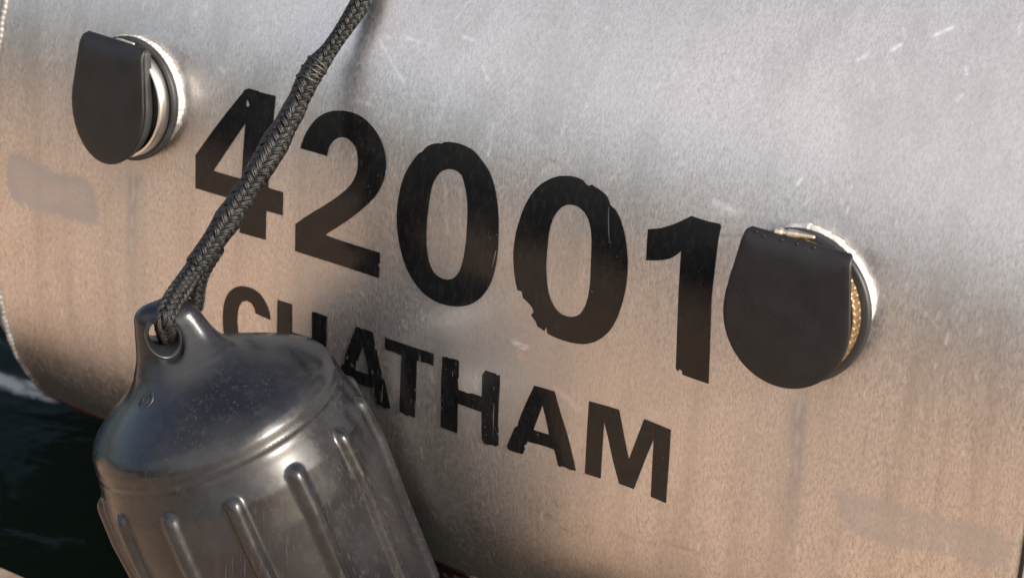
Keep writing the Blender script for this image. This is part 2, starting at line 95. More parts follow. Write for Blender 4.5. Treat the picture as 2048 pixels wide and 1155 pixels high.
MARKS = [
(-163.3,219.3,-129.4,190.9,1.36,0.6,'l'),
(-63.3,219.8,-54.6,209.6,1.36,0.5,'l'),
(-39.9,179.1,-39.6,153.3,1.17,0.6,'l'),
(-42.4,220.4,-33.7,208.3,1.17,0.3,'l'),
(-48.3,159.2,-34.8,150.5,1.17,0.4,'l'),
(-167.0,168.3,-154.0,166.3,2.5,0.35,'l'),
(-156.1,222.9,-153.3,221.8,2.12,0.5,'l'),
(-140.2,226.3,-125.8,224.5,2.31,0.45,'l'),
(-88.7,237.5,-78.9,236.7,2.12,0.5,'l'),
(283.4,321.6,293.8,329.8,2.31,0.7,'l'),
(257.0,303.9,261.1,308.7,2.31,0.8,'l'),
(234.3,290.9,240.2,296.2,2.12,0.6,'l'),
(313.0,303.3,316.0,299.1,1.55,0.6,'l'),
(315.9,279.4,318.1,283.7,2.12,0.4,'l'),
(219.6,193.5,221.6,197.7,1.93,0.7,'l'),
(261.0,181.0,262.2,186.8,1.36,0.6,'l'),
(255.4,191.3,257.1,188.1,1.36,0.5,'l'),
(159.3,164.9,178.7,162.2,4.78,0.45,'l'),
(162.9,167.6,167.3,157.4,1.36,0.4,'l'),
(15.6,163.3,22.6,162.3,1.93,0.6,'d'),
(9.3,161.0,14.5,163.8,1.36,0.4,'d'),
(-2.3,9.6,12.9,8.9,1.93,0.95,'l'),
(-0.3,7.6,11.2,5.8,1.36,0.8,'l'),
(6.6,3.6,10.8,-2.1,2.88,0.75,'r'),
(4.9,0.9,7.2,-4.9,1.55,0.5,'r'),
(11.9,9.5,14.0,5.8,1.36,0.6,'r'),
(-4.6,27.9,-2.5,25.9,1.74,0.5,'r'),
(37.7,13.8,39.0,9.9,1.17,0.5,'r'),
(44.7,19.3,45.4,10.1,1.07,0.5,'r'),
(63.6,18.5,65.1,16.9,1.17,0.4,'r'),
(41.1,-18.4,65.0,-28.3,3.64,0.35,'l'),
(45.0,-21.5,62.9,-31.2,1.74,0.35,'l'),
(-35.7,-35.6,-32.4,-43.5,1.36,0.5,'l'),
(-34.6,-28.6,-31.1,-38.7,1.17,0.4,'l'),
(-78.5,-37.6,-75.0,-50.1,2.5,0.35,'l'),
(-89.2,10.4,-87.3,2.1,1.17,0.4,'l'),
(-151.3,10.4,-147.1,7.1,1.17,0.5,'l'),
(-40.5,-130.6,-30.4,-130.0,1.55,0.4,'d'),
(-68.8,-139.6,-38.2,-134.9,1.36,0.45,'d'),
(-27.6,-122.5,-15.2,-121.5,1.36,0.5,'d'),
(21.1,-130.3,35.5,-131.4,1.93,0.6,'d'),
(35.5,-131.4,40.3,-131.6,3.26,0.6,'d'),
(33.1,-133.3,40.2,-135.6,2.5,0.2,'d'),
(49.7,-137.0,63.9,-139.0,1.55,0.5,'d'),
(106.4,-125.1,138.5,-122.5,2.5,0.2,'d'),
(64.2,-131.4,83.1,-127.2,1.74,0.2,'d'),
(147.5,-116.7,178.8,-116.6,2.12,0.25,'d'),
(-105.3,-104.2,-84.9,-104.5,1.36,0.2,'d'),
(168.3,142.5,184.2,146.6,2.31,0.5,'d'),
(334.8,129.1,347.9,119.8,1.17,0.3,'l'),
(355.6,129.4,359.8,145.1,1.17,0.3,'l'),
(320.8,18.6,328.1,-19.5,3.26,0.2,'d'),
(365.3,60.6,365.0,-19.0,4.02,0.2,'d'),
(382.8,69.9,391.0,2.1,2.88,0.2,'d'),
(304.9,33.5,304.2,-7.2,2.5,0.2,'d'),
(-311.6,163.4,-305.6,160.5,2.88,0.4,'l'),
(-300.7,184.8,-279.3,202.0,1.17,0.2,'l'),
(-201.7,137.7,-191.1,134.7,2.88,0.2,'l'),
(-567.9,-216.3,-547.4,-214.6,1.17,0.4,'l'),
(-526.3,-128.0,-527.9,-142.2,1.17,0.5,'d'),
(-90.7,161.3,-87.4,188.2,1.55,0.25,'l'),
(-87.4,188.2,-81.3,223.9,1.36,0.2,'l'),
(-100.2,248.7,-93.2,267.0,1.36,0.3,'l'),
(-75.1,120.5,-68.0,80.8,1.55,0.3,'l'),
(-60.6,120.0,-55.8,84.0,1.17,0.25,'l')]
PROFILE_T = [-0.6, -0.4, -0.3, -0.247, -0.225, -0.2, -0.15, -0.1, -0.05, 0.0, 0.05, 0.1, 0.125, 0.15, 0.18, 0.21, 0.25, 0.3, 0.4, 0.5, 0.7, 1.2]
PROFILE_DEG = [-95.0, -64.0, -53.0, -45.0, -38.0, -28.0, -12.5, -4.5, -1.2, 0.0, 1.0, 3.7, 6.5, 11.0, 17.5, 24.0, 30.0, 34.0, 38.0, 45.0, 70.0, 90.0]

# ------------------------------------------------------------------ helpers
def link(o, parent=None):
    COL.objects.link(o)
    if parent is not None:
        o.parent = parent
    return o

def tag(o, label=None, cat=None, group=None, kind=None):
    if label: o["label"] = label
    if cat: o["category"] = cat
    if group: o["group"] = group
    if kind: o["kind"] = kind
    return o

def empty(name, loc):
    o = bpy.data.objects.new(name, None)
    o.empty_display_size = 0.05
    o.location = loc
    return link(o)

def put(name, me, mat, parent=None, smooth=True):
    """link a mesh given in world coordinates; parents here are unrotated empties or meshes at the origin"""
    me.materials.append(mat)
    if smooth:
        me.polygons.foreach_set("use_smooth", np.ones(len(me.polygons), dtype=bool))
    me.update()
    o = bpy.data.objects.new(name, me)
    link(o, parent)
    if parent is not None:
        p = parent
        off = Vector((0, 0, 0))
        while p is not None:
            off += p.location
            p = p.parent
        o.location = -off
    return o

def mesh_np(name, V, F):
    """V (n,3), F (m,4) or (m,3) int arrays -> mesh"""
    V = np.asarray(V, dtype=np.float32); F = np.asarray(F, dtype=np.int32)
    me = bpy.data.meshes.new(name)
    k = F.shape[1]
    me.vertices.add(len(V)); me.vertices.foreach_set("co", V.ravel())
    me.loops.add(F.size); me.loops.foreach_set("vertex_index", F.ravel())
    me.polygons.add(len(F))
    me.polygons.foreach_set("loop_start", np.arange(0, F.size, k, dtype=np.int32))
    me.update(calc_edges=True)
    me.validate()
    return me

def mesh_bm(name, bm):
    me = bpy.data.meshes.new(name)
    bmesh.ops.recalc_face_normals(bm, faces=bm.faces)
    bm.to_mesh(me); bm.free()
    return me

def grid_faces(nu, nv, wrap_v=False):
    i = np.arange(nu - 1)[:, None]; j = np.arange(nv if wrap_v else nv - 1)[None, :]
    j2 = (j + 1) % nv
    return np.stack([i * nv + j, (i + 1) * nv + j, (i + 1) * nv + j2, i * nv + j2], -1).reshape(-1, 4)

def catmull(P, n):
    P = np.asarray(P, float)
    Q = np.vstack([2 * P[0] - P[1], P, 2 * P[-1] - P[-2]])
    out = []
    for i in range(len(P) - 1):
        p0, p1, p2, p3 = Q[i:i + 4]
        u = np.linspace(0, 1, n, endpoint=False)[:, None]
        out.append(0.5 * (2 * p1 + (p2 - p0) * u + (2 * p0 - 5 * p1 + 4 * p2 - p3) * u ** 2 + (3 * p1 - p0 - 3 * p2 + p3) * u ** 3))
    out.append(P[-1:])
    return np.vstack(out)

def resample(P, step):
    L = np.concatenate([[0], np.cumsum(np.linalg.norm(np.diff(P, axis=0), axis=1))])
    n = max(2, int(L[-1] / step) + 1)
    t = np.linspace(0, L[-1], n)
    return np.stack([np.interp(t, L, P[:, k]) for k in range(3)], 1), t

def frames(P):
    T = np.gradient(P, axis=0); T /= np.linalg.norm(T, axis=1)[:, None]
    N = np.zeros_like(T)
    a = np.cross(T[0], [0.3, 0.9, 0.1]); N[0] = a / np.linalg.norm(a)
    for i in range(1, len(P)):
        v = N[i - 1] - T[i] * np.dot(N[i - 1], T[i])
        N[i] = v / np.linalg.norm(v)
    return T, N, np.cross(T, N)

def sweep(P, rad, nseg=8):
    """tube with capped ends, rad scalar or per-point"""
    T, N, B = frames(P)
    rad = np.broadcast_to(np.asarray(rad, float), (len(P),))
    a = np.linspace(0, 2 * np.pi, nseg, endpoint=False)
    V = P[:, None] + rad[:, None, None] * (np.cos(a)[None, :, None] * N[:, None] + np.sin(a)[None, :, None] * B[:, None])
    return V.reshape(-1, 3), grid_faces(len(P), nseg, True)

# ------------------------------------------------------------------ material helpers
def new_mat(name):
    m = bpy.data.materials.new(name); m.use_nodes = True
    nt = m.node_tree
    return m, nt.nodes, nt.links, nt.nodes["Principled BSDF"]

class NB:
    """tiny node builder"""
    def __init__(self, nodes, links): self.n, self.l = nodes, links
    def _in(self, sock, v):
        if isinstance(v, bpy.types.NodeSocket): self.l.new(v, sock)
        elif v is not None: sock.default_value = v
    def math(self, op, a, b=None, clamp=False):
        x = self.n.new("ShaderNodeMath"); x.operation = op; x.use_clamp = clamp
        self._in(x.inputs[0], a); self._in(x.inputs[1], b); return x.outputs[0]
    def ramp(self, v, a, b, lo=0.0, hi=1.0):
        x = self.n.new("ShaderNodeMapRange"); x.interpolation_type = 'SMOOTHSTEP'
        self._in(x.inputs["Value"], v)
        for k, q in zip(("From Min", "From Max", "To Min", "To Max"), (a, b, lo, hi)): self._in(x.inputs[k], q)
        return x.outputs[0]
    def mix(self, f, a, b, mode='MIX'):
        x = self.n.new("ShaderNodeMix"); x.data_type = 'RGBA'; x.blend_type = mode
        self._in(x.inputs["Factor"], f); self._in(x.inputs[6], a); self._in(x.inputs[7], b); return x.outputs[2]
    def coord(self, scale=(1, 1, 1), rot=(0, 0, 0)):
        t = self.n.new("ShaderNodeTexCoord"); mp = self.n.new("ShaderNodeMapping")
        self.l.new(t.outputs["Object"], mp.inputs[0])
        mp.inputs["Scale"].default_value = scale; mp.inputs["Rotation"].default_value = rot
        return mp.outputs[0]
    def noise(self, vec, scale, detail=4, rough=0.55, dist=0.0):
        x = self.n.new("ShaderNodeTexNoise"); self._in(x.inputs["Vector"], vec)
        x.inputs["Scale"].default_value = scale; x.inputs["Detail"].default_value = detail
        x.inputs["Roughness"].default_value = rough; x.inputs["Distortion"].default_value = dist
        return x.outputs["Fac"]
    def attr(self, name):
        x = self.n.new("ShaderNodeAttribute"); x.attribute_name = name; return x.outputs["Fac"]
    def bump(self, h, strength, dist=0.001, normal=None):
        x = self.n.new("ShaderNodeBump"); x.inputs["Strength"].default_value = strength; x.inputs["Distance"].default_value = dist
        self.l.new(h, x.inputs["Height"])
        if normal is not None: self.l.new(normal, x.inputs["Normal"])
        return x.outputs[0]

def simple_mat(name, col, rough, metal=0.0, spec=0.5, nscale=60, namt=0.15, bump=0.0, bscale=300):
    m, n, l, b = new_mat(name); q = NB(n, l)
    f = q.noise(q.coord(), nscale)
    c0 = tuple(v * (1 - namt) for v in col) + (1,); c1 = tuple(min(1, v * (1 + namt)) for v in col) + (1,)
    l.new(q.mix(q.ramp(f, .3, .7), c0, c1), b.inputs["Base Color"])
    l.new(q.ramp(f, .25, .75, rough * .88, min(1, rough * 1.12)), b.inputs["Roughness"])
    b.inputs["Metallic"].default_value = metal
    b.inputs["Specular IOR Level"].default_value = spec
    if bump:
        l.new(q.bump(q.noise(q.coord(), bscale), bump), b.inputs["Normal"])
    return m

# --- bare aluminium hull plate: brushed grain, oxide speckle, rubbed patches, scratches, rust
def hull_material():
    m, n, l, b = new_mat("bare_aluminium"); q = NB(n, l)
    streak = q.noise(q.coord((1, 0.5, 0.36)), 560, 5, .62)       # upright grain
    grain = q.noise(q.coord((1, 0.7, 0.6)), 900, 3, .6)
    blot = q.noise(q.coord((1, 1, 0.6)), 26, 5, .6)
    cloud = q.noise(q.coord((1, 1, .45)), 6, 3, .5)
    speck = q.noise(q.coord((1, .5, .45)), 400, 4, .65, .2)
    patch, light, dark, rust = q.attr("patch"), q.attr("light"), q.attr("dark"), q.attr("rust")
    fine = q.noise(q.coord((1, .5, .30)), 720, 3, .7)
    col = q.mix(q.ramp(streak, .3, .7), (.535, .512, .502, 1), (.645, .622, .612, 1))
    col = q.mix(q.math('MULTIPLY', q.ramp(fine, .36, .60, 1, 0), q.ramp(q.attr('weathered'), .2, 1, .25, .85)), col, (.37, .335, .315, 1))
    col = q.mix(q.math('MULTIPLY', q.ramp(grain, .35, .75), .5), col, (.70, .68, .67, 1))
    run = q.noise(q.coord((1, 1, .07)), 34, 4, .6)
    col = q.mix(q.math('MULTIPLY', q.ramp(run, .44, .66), q.ramp(q.attr('weathered'), .2, 1, .15, .50)), col, (.40, .38, .365, 1))
    sp = q.math('MULTIPLY', q.ramp(speck, .50, .64), q.ramp(blot, .34, .58))
    sp = q.math('MULTIPLY', q.math('MULTIPLY', sp, q.attr('weathered')), q.math('SUBTRACT', 1.0, patch))
    col = q.mix(q.math('MULTIPLY', sp, .30), col, (.26, .245, .24, 1))
    col = q.mix(q.ramp(cloud, .35, .7, 0, .22), col, (.44, .43, .425, 1))
    col = q.mix(q.math('MULTIPLY', patch, .80), col, (.36, .39, .455, 1))
    col = q.mix(dark, col, (.14, .135, .13, 1))
    col = q.mix(light, col, (.88, .88, .87, 1))
    col = q.mix(rust, col, (.30, .12, .04, 1))
    l.new(col, b.inputs["Base Color"])
    rg = q.ramp(streak, .25, .75, .34, .44)
    rg = q.math('ADD', rg, q.ramp(cloud, .3, .7, -.03, .05))
    rg = q.math('ADD', rg, q.math('MULTIPLY', patch, -.02))
    rg = q.math('ADD', rg, q.math('MULTIPLY', sp, .12))
    rg = q.math('ADD', rg, q.math('MULTIPLY', light, .12))
    l.new(q.math('ADD', rg, q.math('MULTIPLY', dark, .2)), b.inputs["Roughness"])
    l.new(q.math('SUBTRACT', 1.0, q.math('MULTIPLY', rust, .8)), b.inputs["Metallic"])
    h = q.math('ADD', q.math('MULTIPLY', grain, .7), streak)
    nb = q.bump(h, .085, .0006)
    nb = q.bump(q.math('MULTIPLY', fine, q.attr('weathered')), .10, .0009, nb)
    big = q.noise(q.coord((1, 1, .7)), 9, 2, .5)
    l.new(q.bump(big, .10, .004, nb), b.inputs["Normal"])
    return m

def weld_material():
    return simple_mat("weld_aluminium", (.42, .41, .395), .6, .2, nscale=400, namt=.12, bump=.25, bscale=700)

def vinyl_material(worn):
    m, n, l, b = new_mat("flaked_black_vinyl" if worn else "black_vinyl"); q = NB(n, l)
    f = q.noise(q.coord((1, 1, .35)), 300, 4)
    ch = q.math('MULTIPLY', q.ramp(q.noise(q.coord((1, 1, .6)), 420, 4, .7), .64, .67), q.ramp(q.noise(q.coord(), 24, 3), .53, .62))
    vs = q.math('MULTIPLY', q.ramp(q.noise(q.coord((1, 1, .02)), 520, 2), .68, .74), .5)
    ch = q.math('MAXIMUM', ch, q.math('MULTIPLY', vs, q.ramp(q.noise(q.coord((1, 1, .3)), 30, 3), .5, .65)))
    if not worn: ch = q.math('MULTIPLY', ch, .12)
    l.new(q.mix(ch, q.mix(q.ramp(f, .45, .75), (.004, .004, .0045, 1), (.010, .010, .0105, 1)), (.50, .49, .48, 1)), b.inputs["Base Color"])
    l.new(ch, b.inputs["Metallic"])
    l.new(q.ramp(q.noise(q.coord(), 40), .3, .7, .10, .20), b.inputs["Roughness"])
    b.inputs["Specular IOR Level"].default_value = .30
    l.new(q.bump(f, .03, .0004), b.inputs["Normal"])
    return m

def fender_material():
    m, n, l, b = new_mat("scuffed_black_vinyl_rubber"); q = NB(n, l)
    cloud = q.noise(q.coord(), 14, 5, .6)
    mott = q.noise(q.coord(), 90, 5, .65)
    scr = q.noise(q.coord((1, .02, .05), (.5, .2, .4)), 620, 3, .6)
    scr2 = q.noise(q.coord((.03, .6, 1), (.2, .9, .3)), 560, 3, .6)
    scr3 = q.noise(q.coord((1, 1, .05), (.3, -.35, .2)), 420, 3, .6)
    s = q.math('MULTIPLY', q.ramp(scr, .66, .80), q.ramp(cloud, .45, .65))
    s2 = q.math('MULTIPLY', q.ramp(scr2, .70, .84), q.ramp(mott, .4, .6))
    s3 = q.math('MULTIPLY', q.ramp(scr3, .55, .72), q.ramp(cloud, .55, .40))
    s = q.math('MAXIMUM', s, q.math('MAXIMUM', s2, q.math('MULTIPLY', s3, .6)))
    col = q.mix(q.ramp(cloud, .3, .7), (.005, .0055, .007, 1), (.013, .0137, .016, 1))
    col = q.mix(q.ramp(mott, .5, .75, 0, .6), col, (.018, .018, .02, 1))
    col = q.mix(q.math('MULTIPLY', s, .30), col, (.11, .11, .115, 1))
    l.new(col, b.inputs["Base Color"])
    rg = q.ramp(cloud, .3, .7, .21, .32)
    rg = q.math('ADD', rg, q.ramp(mott, .4, .7, -.03, .06))
    l.new(q.math('ADD', rg, q.math('MULTIPLY', s, .06)), b.inputs["Roughness"])
    b.inputs["Specular IOR Level"].default_value = .45
    at = n.new("ShaderNodeAttribute"); at.attribute_name = "skin_pos"
    mp = n.new("ShaderNodeMapping"); l.new(at.outputs["Vector"], mp.inputs[0])
    mp.inputs["Scale"].default_value = (17, 1.3, 1); mp.inputs["Rotation"].default_value = (0, 0, .12)
    rub = q.noise(mp.outputs[0], 9, 4, .65, .15)
    rubm = q.math('MULTIPLY', q.ramp(rub, .54, .72), q.ramp(q.attr('worn'), .15, .75))
    rubm = q.math('MULTIPLY', rubm, q.ramp(q.noise(q.coord(), 60, 3), .40, .60))
    col = q.mix(q.math('MULTIPLY', rubm, .38), col, (.13, .13, .135, 1))
    l.new(col, b.inputs["Base Color"])
    h = q.math('ADD', q.math('MULTIPLY', mott, .5), q.math('MULTIPLY', s, -.25))
    h = q.math('ADD', h, q.math('MULTIPLY', rubm, -.3))
    l.new(q.bump(h, .04, .0012), b.inputs["Normal"])
    return m

def rope_material():
    m, n, l, b = new_mat("black_braided_cordage"); q = NB(n, l)
    uv = n.new("ShaderNodeUVMap").outputs[0]
    sep = n.new("ShaderNodeSeparateXYZ"); l.new(uv, sep.inputs[0])
    w = q.math('SINE', q.math('MULTIPLY', sep.outputs[1], 2 * math.pi * 3))       # yarns across each strand
    f = q.noise(q.coord(), 900, 3)
    k = q.math('ADD', q.ramp(w, -1, 1, 0, .6), q.math('MULTIPLY', f, .5))
    col = q.mix(q.ramp(k, .3, 1.0), (.0015, .0015, .0015, 1), (.009, .008, .0078, 1))
    l.new(col, b.inputs["Base Color"])
    b.inputs["Roughness"].default_value = .42
    b.inputs["Specular IOR Level"].default_value = .5
    l.new(q.bump(k, 1.0, .0010), b.inputs["Normal"])
    return m

def wood_material():
    m, n, l, b = new_mat("dock_planking"); q = NB(n, l)
    g = q.noise(q.coord((1, .05, 1)), 70, 6, .6, .3)
    big = q.noise(q.coord((1, .3, 1)), 7, 3)
    col = q.mix(q.ramp(g, .3, .7), (.41, .27, .18, 1), (.62, .445, .31, 1))
    col = q.mix(q.ramp(big, .3, .7, 0, .35), col, (.50, .36, .25, 1))
    l.new(col, b.inputs["Base Color"])
    b.inputs["Roughness"].default_value = .75
    l.new(q.bump(g, .4, .003), b.inputs["Normal"])
    return m

def water_material():
    m, n, l, b = new_mat("harbour_water"); q = NB(n, l)
    w1 = q.noise(q.coord((1, 1.6, 1)), 5, 4, .5, .4)
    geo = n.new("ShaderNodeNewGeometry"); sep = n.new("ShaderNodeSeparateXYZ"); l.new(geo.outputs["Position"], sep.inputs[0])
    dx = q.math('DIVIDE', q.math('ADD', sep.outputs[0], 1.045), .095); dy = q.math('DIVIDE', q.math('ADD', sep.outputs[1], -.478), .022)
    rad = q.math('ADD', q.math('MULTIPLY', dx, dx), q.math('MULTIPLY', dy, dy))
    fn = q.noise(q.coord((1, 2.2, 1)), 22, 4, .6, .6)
    pale_refl = q.math('MULTIPLY', q.ramp(q.math('ADD', rad, q.math('MULTIPLY', fn, -2.6)), -1.2, -.4, 1, 0), .9)  # pale reflection beyond the left end, painted into the water colour
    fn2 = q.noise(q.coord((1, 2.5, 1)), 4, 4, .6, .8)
    pale_refl = q.math('MAXIMUM', pale_refl, q.ramp(fn2, .54, .76, 0, .09))  # faint reflecting ripples, painted in the same pale colour
    l.new(q.mix(pale_refl, (.009, .015, .010, 1), (.62, .64, .64, 1)), b.inputs["Base Color"])
    b.inputs["IOR"].default_value = 1.33
    l.new(q.bump(w1, .25, .03), b.inputs["Normal"])
    b.inputs["Roughness"].default_value = .06
    b.inputs["Specular IOR Level"].default_value = .03
    return m

def antifoul_material():
    m, n, l, b = new_mat("worn_red_antifouling"); q = NB(n, l)
    f = q.noise(q.coord(), 60, 4)
    l.new(q.mix(q.ramp(f, .56, .62), (.045, .008, .011, 1), (.40, .38, .38, 1)), b.inputs["Base Color"])
    b.inputs["Roughness"].default_value = .6
    return m

M_HULL, M_WELD, M_VINYL, M_FLAKED = hull_material(), weld_material(), vinyl_material(False), vinyl_material(True)
M_FEND, M_ROPE, M_WOOD = fender_material(), rope_material(), wood_material()
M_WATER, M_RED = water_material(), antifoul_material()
M_RUB = simple_mat("black_rubber", (.008, .0075, .008), .46, 0, .35, 45, .2, .05, 500)
M_RUB2 = simple_mat("grey_black_rubber", (.020, .020, .021), .5, 0, .4, 45, .2, .05, 500)
M_STEEL = simple_mat("brushed_stainless", (.66, .64, .61), .38, 1.0, nscale=40, namt=.05)
M_BAND = simple_mat('dock_tinted_steel_band', (.33, .23, .13), .45, .9, nscale=200, namt=.2)  # stainless band, warm reflection of the dock painted into its base colour
M_BRASS = simple_mat("brass_screw", (.72, .62, .46), .4, 1.0)
M_BEAD = simple_mat('dull_weld', (.24, .23, .22), .6, .6, nscale=300, namt=.25)
M_DARK = simple_mat("dark_seam", (.04, .04, .042), .6)

# ------------------------------------------------------------------ water and dock
def quad_sheet(name, x0, x1, y0, y1, z, n=2):
    xs = np.linspace(x0, x1, n); ys = np.linspace(y0, y1, n)
    X, Y = np.meshgrid(xs, ys, indexing='ij')
    return mesh_np(name, np.stack([X, Y, np.full_like(X, z)], -1).reshape(-1, 3), grid_faces(n, n)[:, ::-1])

WATER_Z = -0.52
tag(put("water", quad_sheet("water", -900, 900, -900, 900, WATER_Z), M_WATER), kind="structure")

DOCK_EDGE = -0.100

def build_dock():
    bm = bmesh.new()
    top, edge, w = -0.32, DOCK_EDGE, 0.14
    x = -3.6
    while x < 4.2:
        e = edge + random.uniform(-.004, .004) if abs(x + .3) > .4 else edge
        v = bmesh.ops.create_cube(bm, size=1)["verts"]
        dz = random.uniform(-.002, .002)
        for q in v:
            q.co = Vector((x + w / 2 + q.co.x * (w - .007), (e - 1.24) / 2 + q.co.y * (e + 1.24), top - .02 + dz + q.co.z * .04))
        x += w
    bmesh.ops.bevel(bm, geom=bm.edges[:], offset=.003, segments=1, affect='EDGES')
    root = empty("wooden_dock", (0.3, -.65, -0.36))
    tag(root, "sunlit brown wooden plank dock at the bottom left corner", "dock")
    put("deck_planking", mesh_bm("deck", bm), M_WOOD, root, False)
    bm = bmesh.new()
    v = bmesh.ops.create_cube(bm, size=1)["verts"]
    for q in v:
        q.co = Vector((.3 + q.co.x * 7.8, edge - .07 + q.co.y * .05, top - .13 + q.co.z * .16))
    put("fascia_beam", mesh_bm("fascia", bm), M_WOOD, root, False)
build_dock()

# ------------------------------------------------------------------ hull surface: x along the boat, t round the section (metres)
TG = np.linspace(-1.2, 1.2, 2401)
_ph = np.interp(TG, PROFILE_T, np.radians(PROFILE_DEG))
_k = np.exp(-np.linspace(-2.5, 2.5, 61) ** 2); _k /= _k.sum()
PH = np.convolve(np.pad(_ph, 30, mode='edge'), _k, 'valid')
_h = TG[1] - TG[0]
PY = np.concatenate([[0], np.cumsum((np.sin(PH)[1:] + np.sin(PH)[:-1]) / 2 * _h)]); PY -= PY[1200]
PZ = np.concatenate([[0], np.cumsum((np.cos(PH)[1:] + np.cos(PH)[:-1]) / 2 * _h)]); PZ -= PZ[1200]

def hull_pt(x, t, off=0.0):
    x = np.asarray(x, float); t = np.asarray(t, float)
    y = np.interp(t, TG, PY); z = np.interp(t, TG, PZ); ph = np.interp(t, TG, PH)
    k = 1 + np.clip((x + .52) * .146, -.03, .2)
    u = np.clip((-z - .08) / .12, 0, 1); u = u * u * (3 - 2 * u)
    z = z * (1 + (k - 1) * u)
    return np.stack([x, y - off * np.cos(ph), z + off * np.sin(ph)], -1)

def pairs(a): return np.array(a, float).reshape(-1, 2) / 1000.0

E_ = pairs([v for v in EDGE]) if not isinstance(EDGE[0], tuple) else np.array(EDGE) / 1000
E_ = E_[np.argsort(E_[:, 1])]
E_ = np.vstack([E_, [[-.5755, 0.0], [-.5735, .06], [-.5735, -.06]]]); E_ = E_[np.argsort(E_[:, 1])]
def edge_x(t): return np.interp(t, E_[:, 1], E_[:, 0])
T_LOW, T_TOP, X_RIGHT = -0.25, 0.62, 0.4312

boat = empty("patrol_boat", (0.0, 0.3, WATER_Z))
tag(boat, "bare aluminium boat side with black number 42001 and the name CHATHAM", "boat")

def seg_dist(px, pt, a, b):
    ax, at = a; d = np.array([b[0] - ax, b[1] - at]); L = d @ d + 1e-12
    u = np.clip(((px - ax) * d[0] + (pt - at) * d[1]) / L, 0, 1)
    return np.hypot(px - ax - u * d[0], pt - at - u * d[1]), u

def in_poly(px, pt, poly):
    ins = np.zeros(px.shape, bool); n = len(poly)
    for i in range(n):
        x0, y0 = poly[i]; x1, y1 = poly[(i + 1) % n]
        c = ((y0 > pt) != (y1 > pt)) & (px < (x1 - x0) * (pt - y0) / (y1 - y0 + 1e-12) + x0)
        ins ^= c
    return ins

def build_hull():
    ts = np.concatenate([np.arange(T_LOW, .40, .0016), np.linspace(.40, T_TOP, 20)])
    a = np.linspace(0, 1, 620)
    X = edge_x(ts)[:, None] * (1 - a)[None] + X_RIGHT * a[None]
    T = np.broadcast_to(ts[:, None], X.shape)
    V = hull_pt(X, T)
    # rolled right-hand edge
    roll = np.clip((X - (X_RIGHT - .006)) / .006, 0, 1) ** 2 * .003
    V[..., 1] += roll
    me = mesh_np("hull_plate", V.reshape(-1, 3), grid_faces(len(ts), len(a)))
    nz = np.random.default_rng(3)
    patch = np.zeros(X.shape)
    wob = .0012 * np.sin(X * 900 + np.sin(T * 700) * 2) + .0010 * np.sin(T * 1100 + X * 300)
    for P in PATCHES:
        poly = pairs(P)
        d = np.full(X.shape, 9.)
        for i in range(len(poly)):
            dd, _ = seg_dist(X, T, poly[i], poly[(i + 1) % len(poly)]); d = np.minimum(d, dd)
        sd = np.where(in_poly(X, T, poly), d, -d) + wob
        rim = np.exp(-((sd - .006) / .005) ** 2) * .25
        patch = np.maximum(patch, np.clip((sd + .002) / .004, 0, 1) * (.80 + rim) * (.62 if poly[0, 0] > 0 else 1.0))
    light = np.zeros(X.shape); dark = np.zeros(X.shape); rust = np.zeros(X.shape)
    for x0, t0, x1, t1, w, k, ty in MARKS:
        d, u = seg_dist(X, T, (x0 / 1000, t0 / 1000), (x1 / 1000, t1 / 1000))
        w = w / 1000
        g = min(1.0, k * (1.25 if ty != 'd' else 1.0)) * np.exp(-(d / (w * .62)) ** 2) * (.75 + .25 * np.sin(u * 9 + x0))
        {'l': light, 'd': dark, 'r': rust}[ty][...] = np.maximum({'l': light, 'd': dark, 'r': rust}[ty], g)
    # water runs below the two scuppers
    for pts, top, ln in ((((-.3975, .06), (-.4014, -.013), (-.4031, -.07), (-.404, -.13)), .055, .18),
                         (((.2487, .04), (.2531, -.024), (.2546, -.11), (.255, -.2)), .04, .2)):
        pts = np.array(pts); xc = np.interp(T, pts[::-1, 1], pts[::-1, 0])
        fade = np.clip((top - T) / .01, 0, 1) * np.clip(1 - (top - T) / ln, .25, 1)
        dark = np.maximum(dark, .28 * fade * np.exp(-((X - xc) / .0060) ** 2))
        brk = .55 + .45 * np.sin(T * 160 + 3 * np.sin(T * 57))
        xw = xc + .0006 * np.sin(T * 230)
        light = np.maximum(light, .34 * fade * brk * np.exp(-((X - xw) / .0017) ** 2))
        patch = np.maximum(patch, .5 * fade * np.exp(-((X - xc) / .009) ** 2))
    # random fine nicks
    for _ in range(340):
        x0 = nz.uniform(-.55, .42); t0 = nz.uniform(-.2, .36); L = nz.uniform(.001, .008); an = nz.normal(1.75, .35)
        x1 = x0 + L * math.cos(an); t1 = t0 + L * math.sin(an)
        m = (np.abs(X - x0) < .012) & (np.abs(T - t0) < .012)
        d, u = seg_dist(X[m], T[m], (x0, t0), (x1, t1))
        light[m] = np.maximum(light[m], nz.uniform(.12, .5) * np.exp(-(d / .0008) ** 2))
    wea = 1 - .75 * np.exp(-((X + .04) / .20) ** 2) * np.exp(-((T + .02) / .13) ** 2)
    wea = wea * (1 - .45 * np.clip((T - .14) / .08, 0, 1))
    for nm, A in (("weathered", wea), ("patch", patch), ("light", light), ("dark", np.minimum(dark, 1)), ("rust", rust)):
        at = me.attributes.new(nm, 'FLOAT', 'POINT')
        at.data.foreach_set("value", A.astype(np.float32).ravel())
    return put("hull_plate", me, M_HULL, boat)
build_hull()

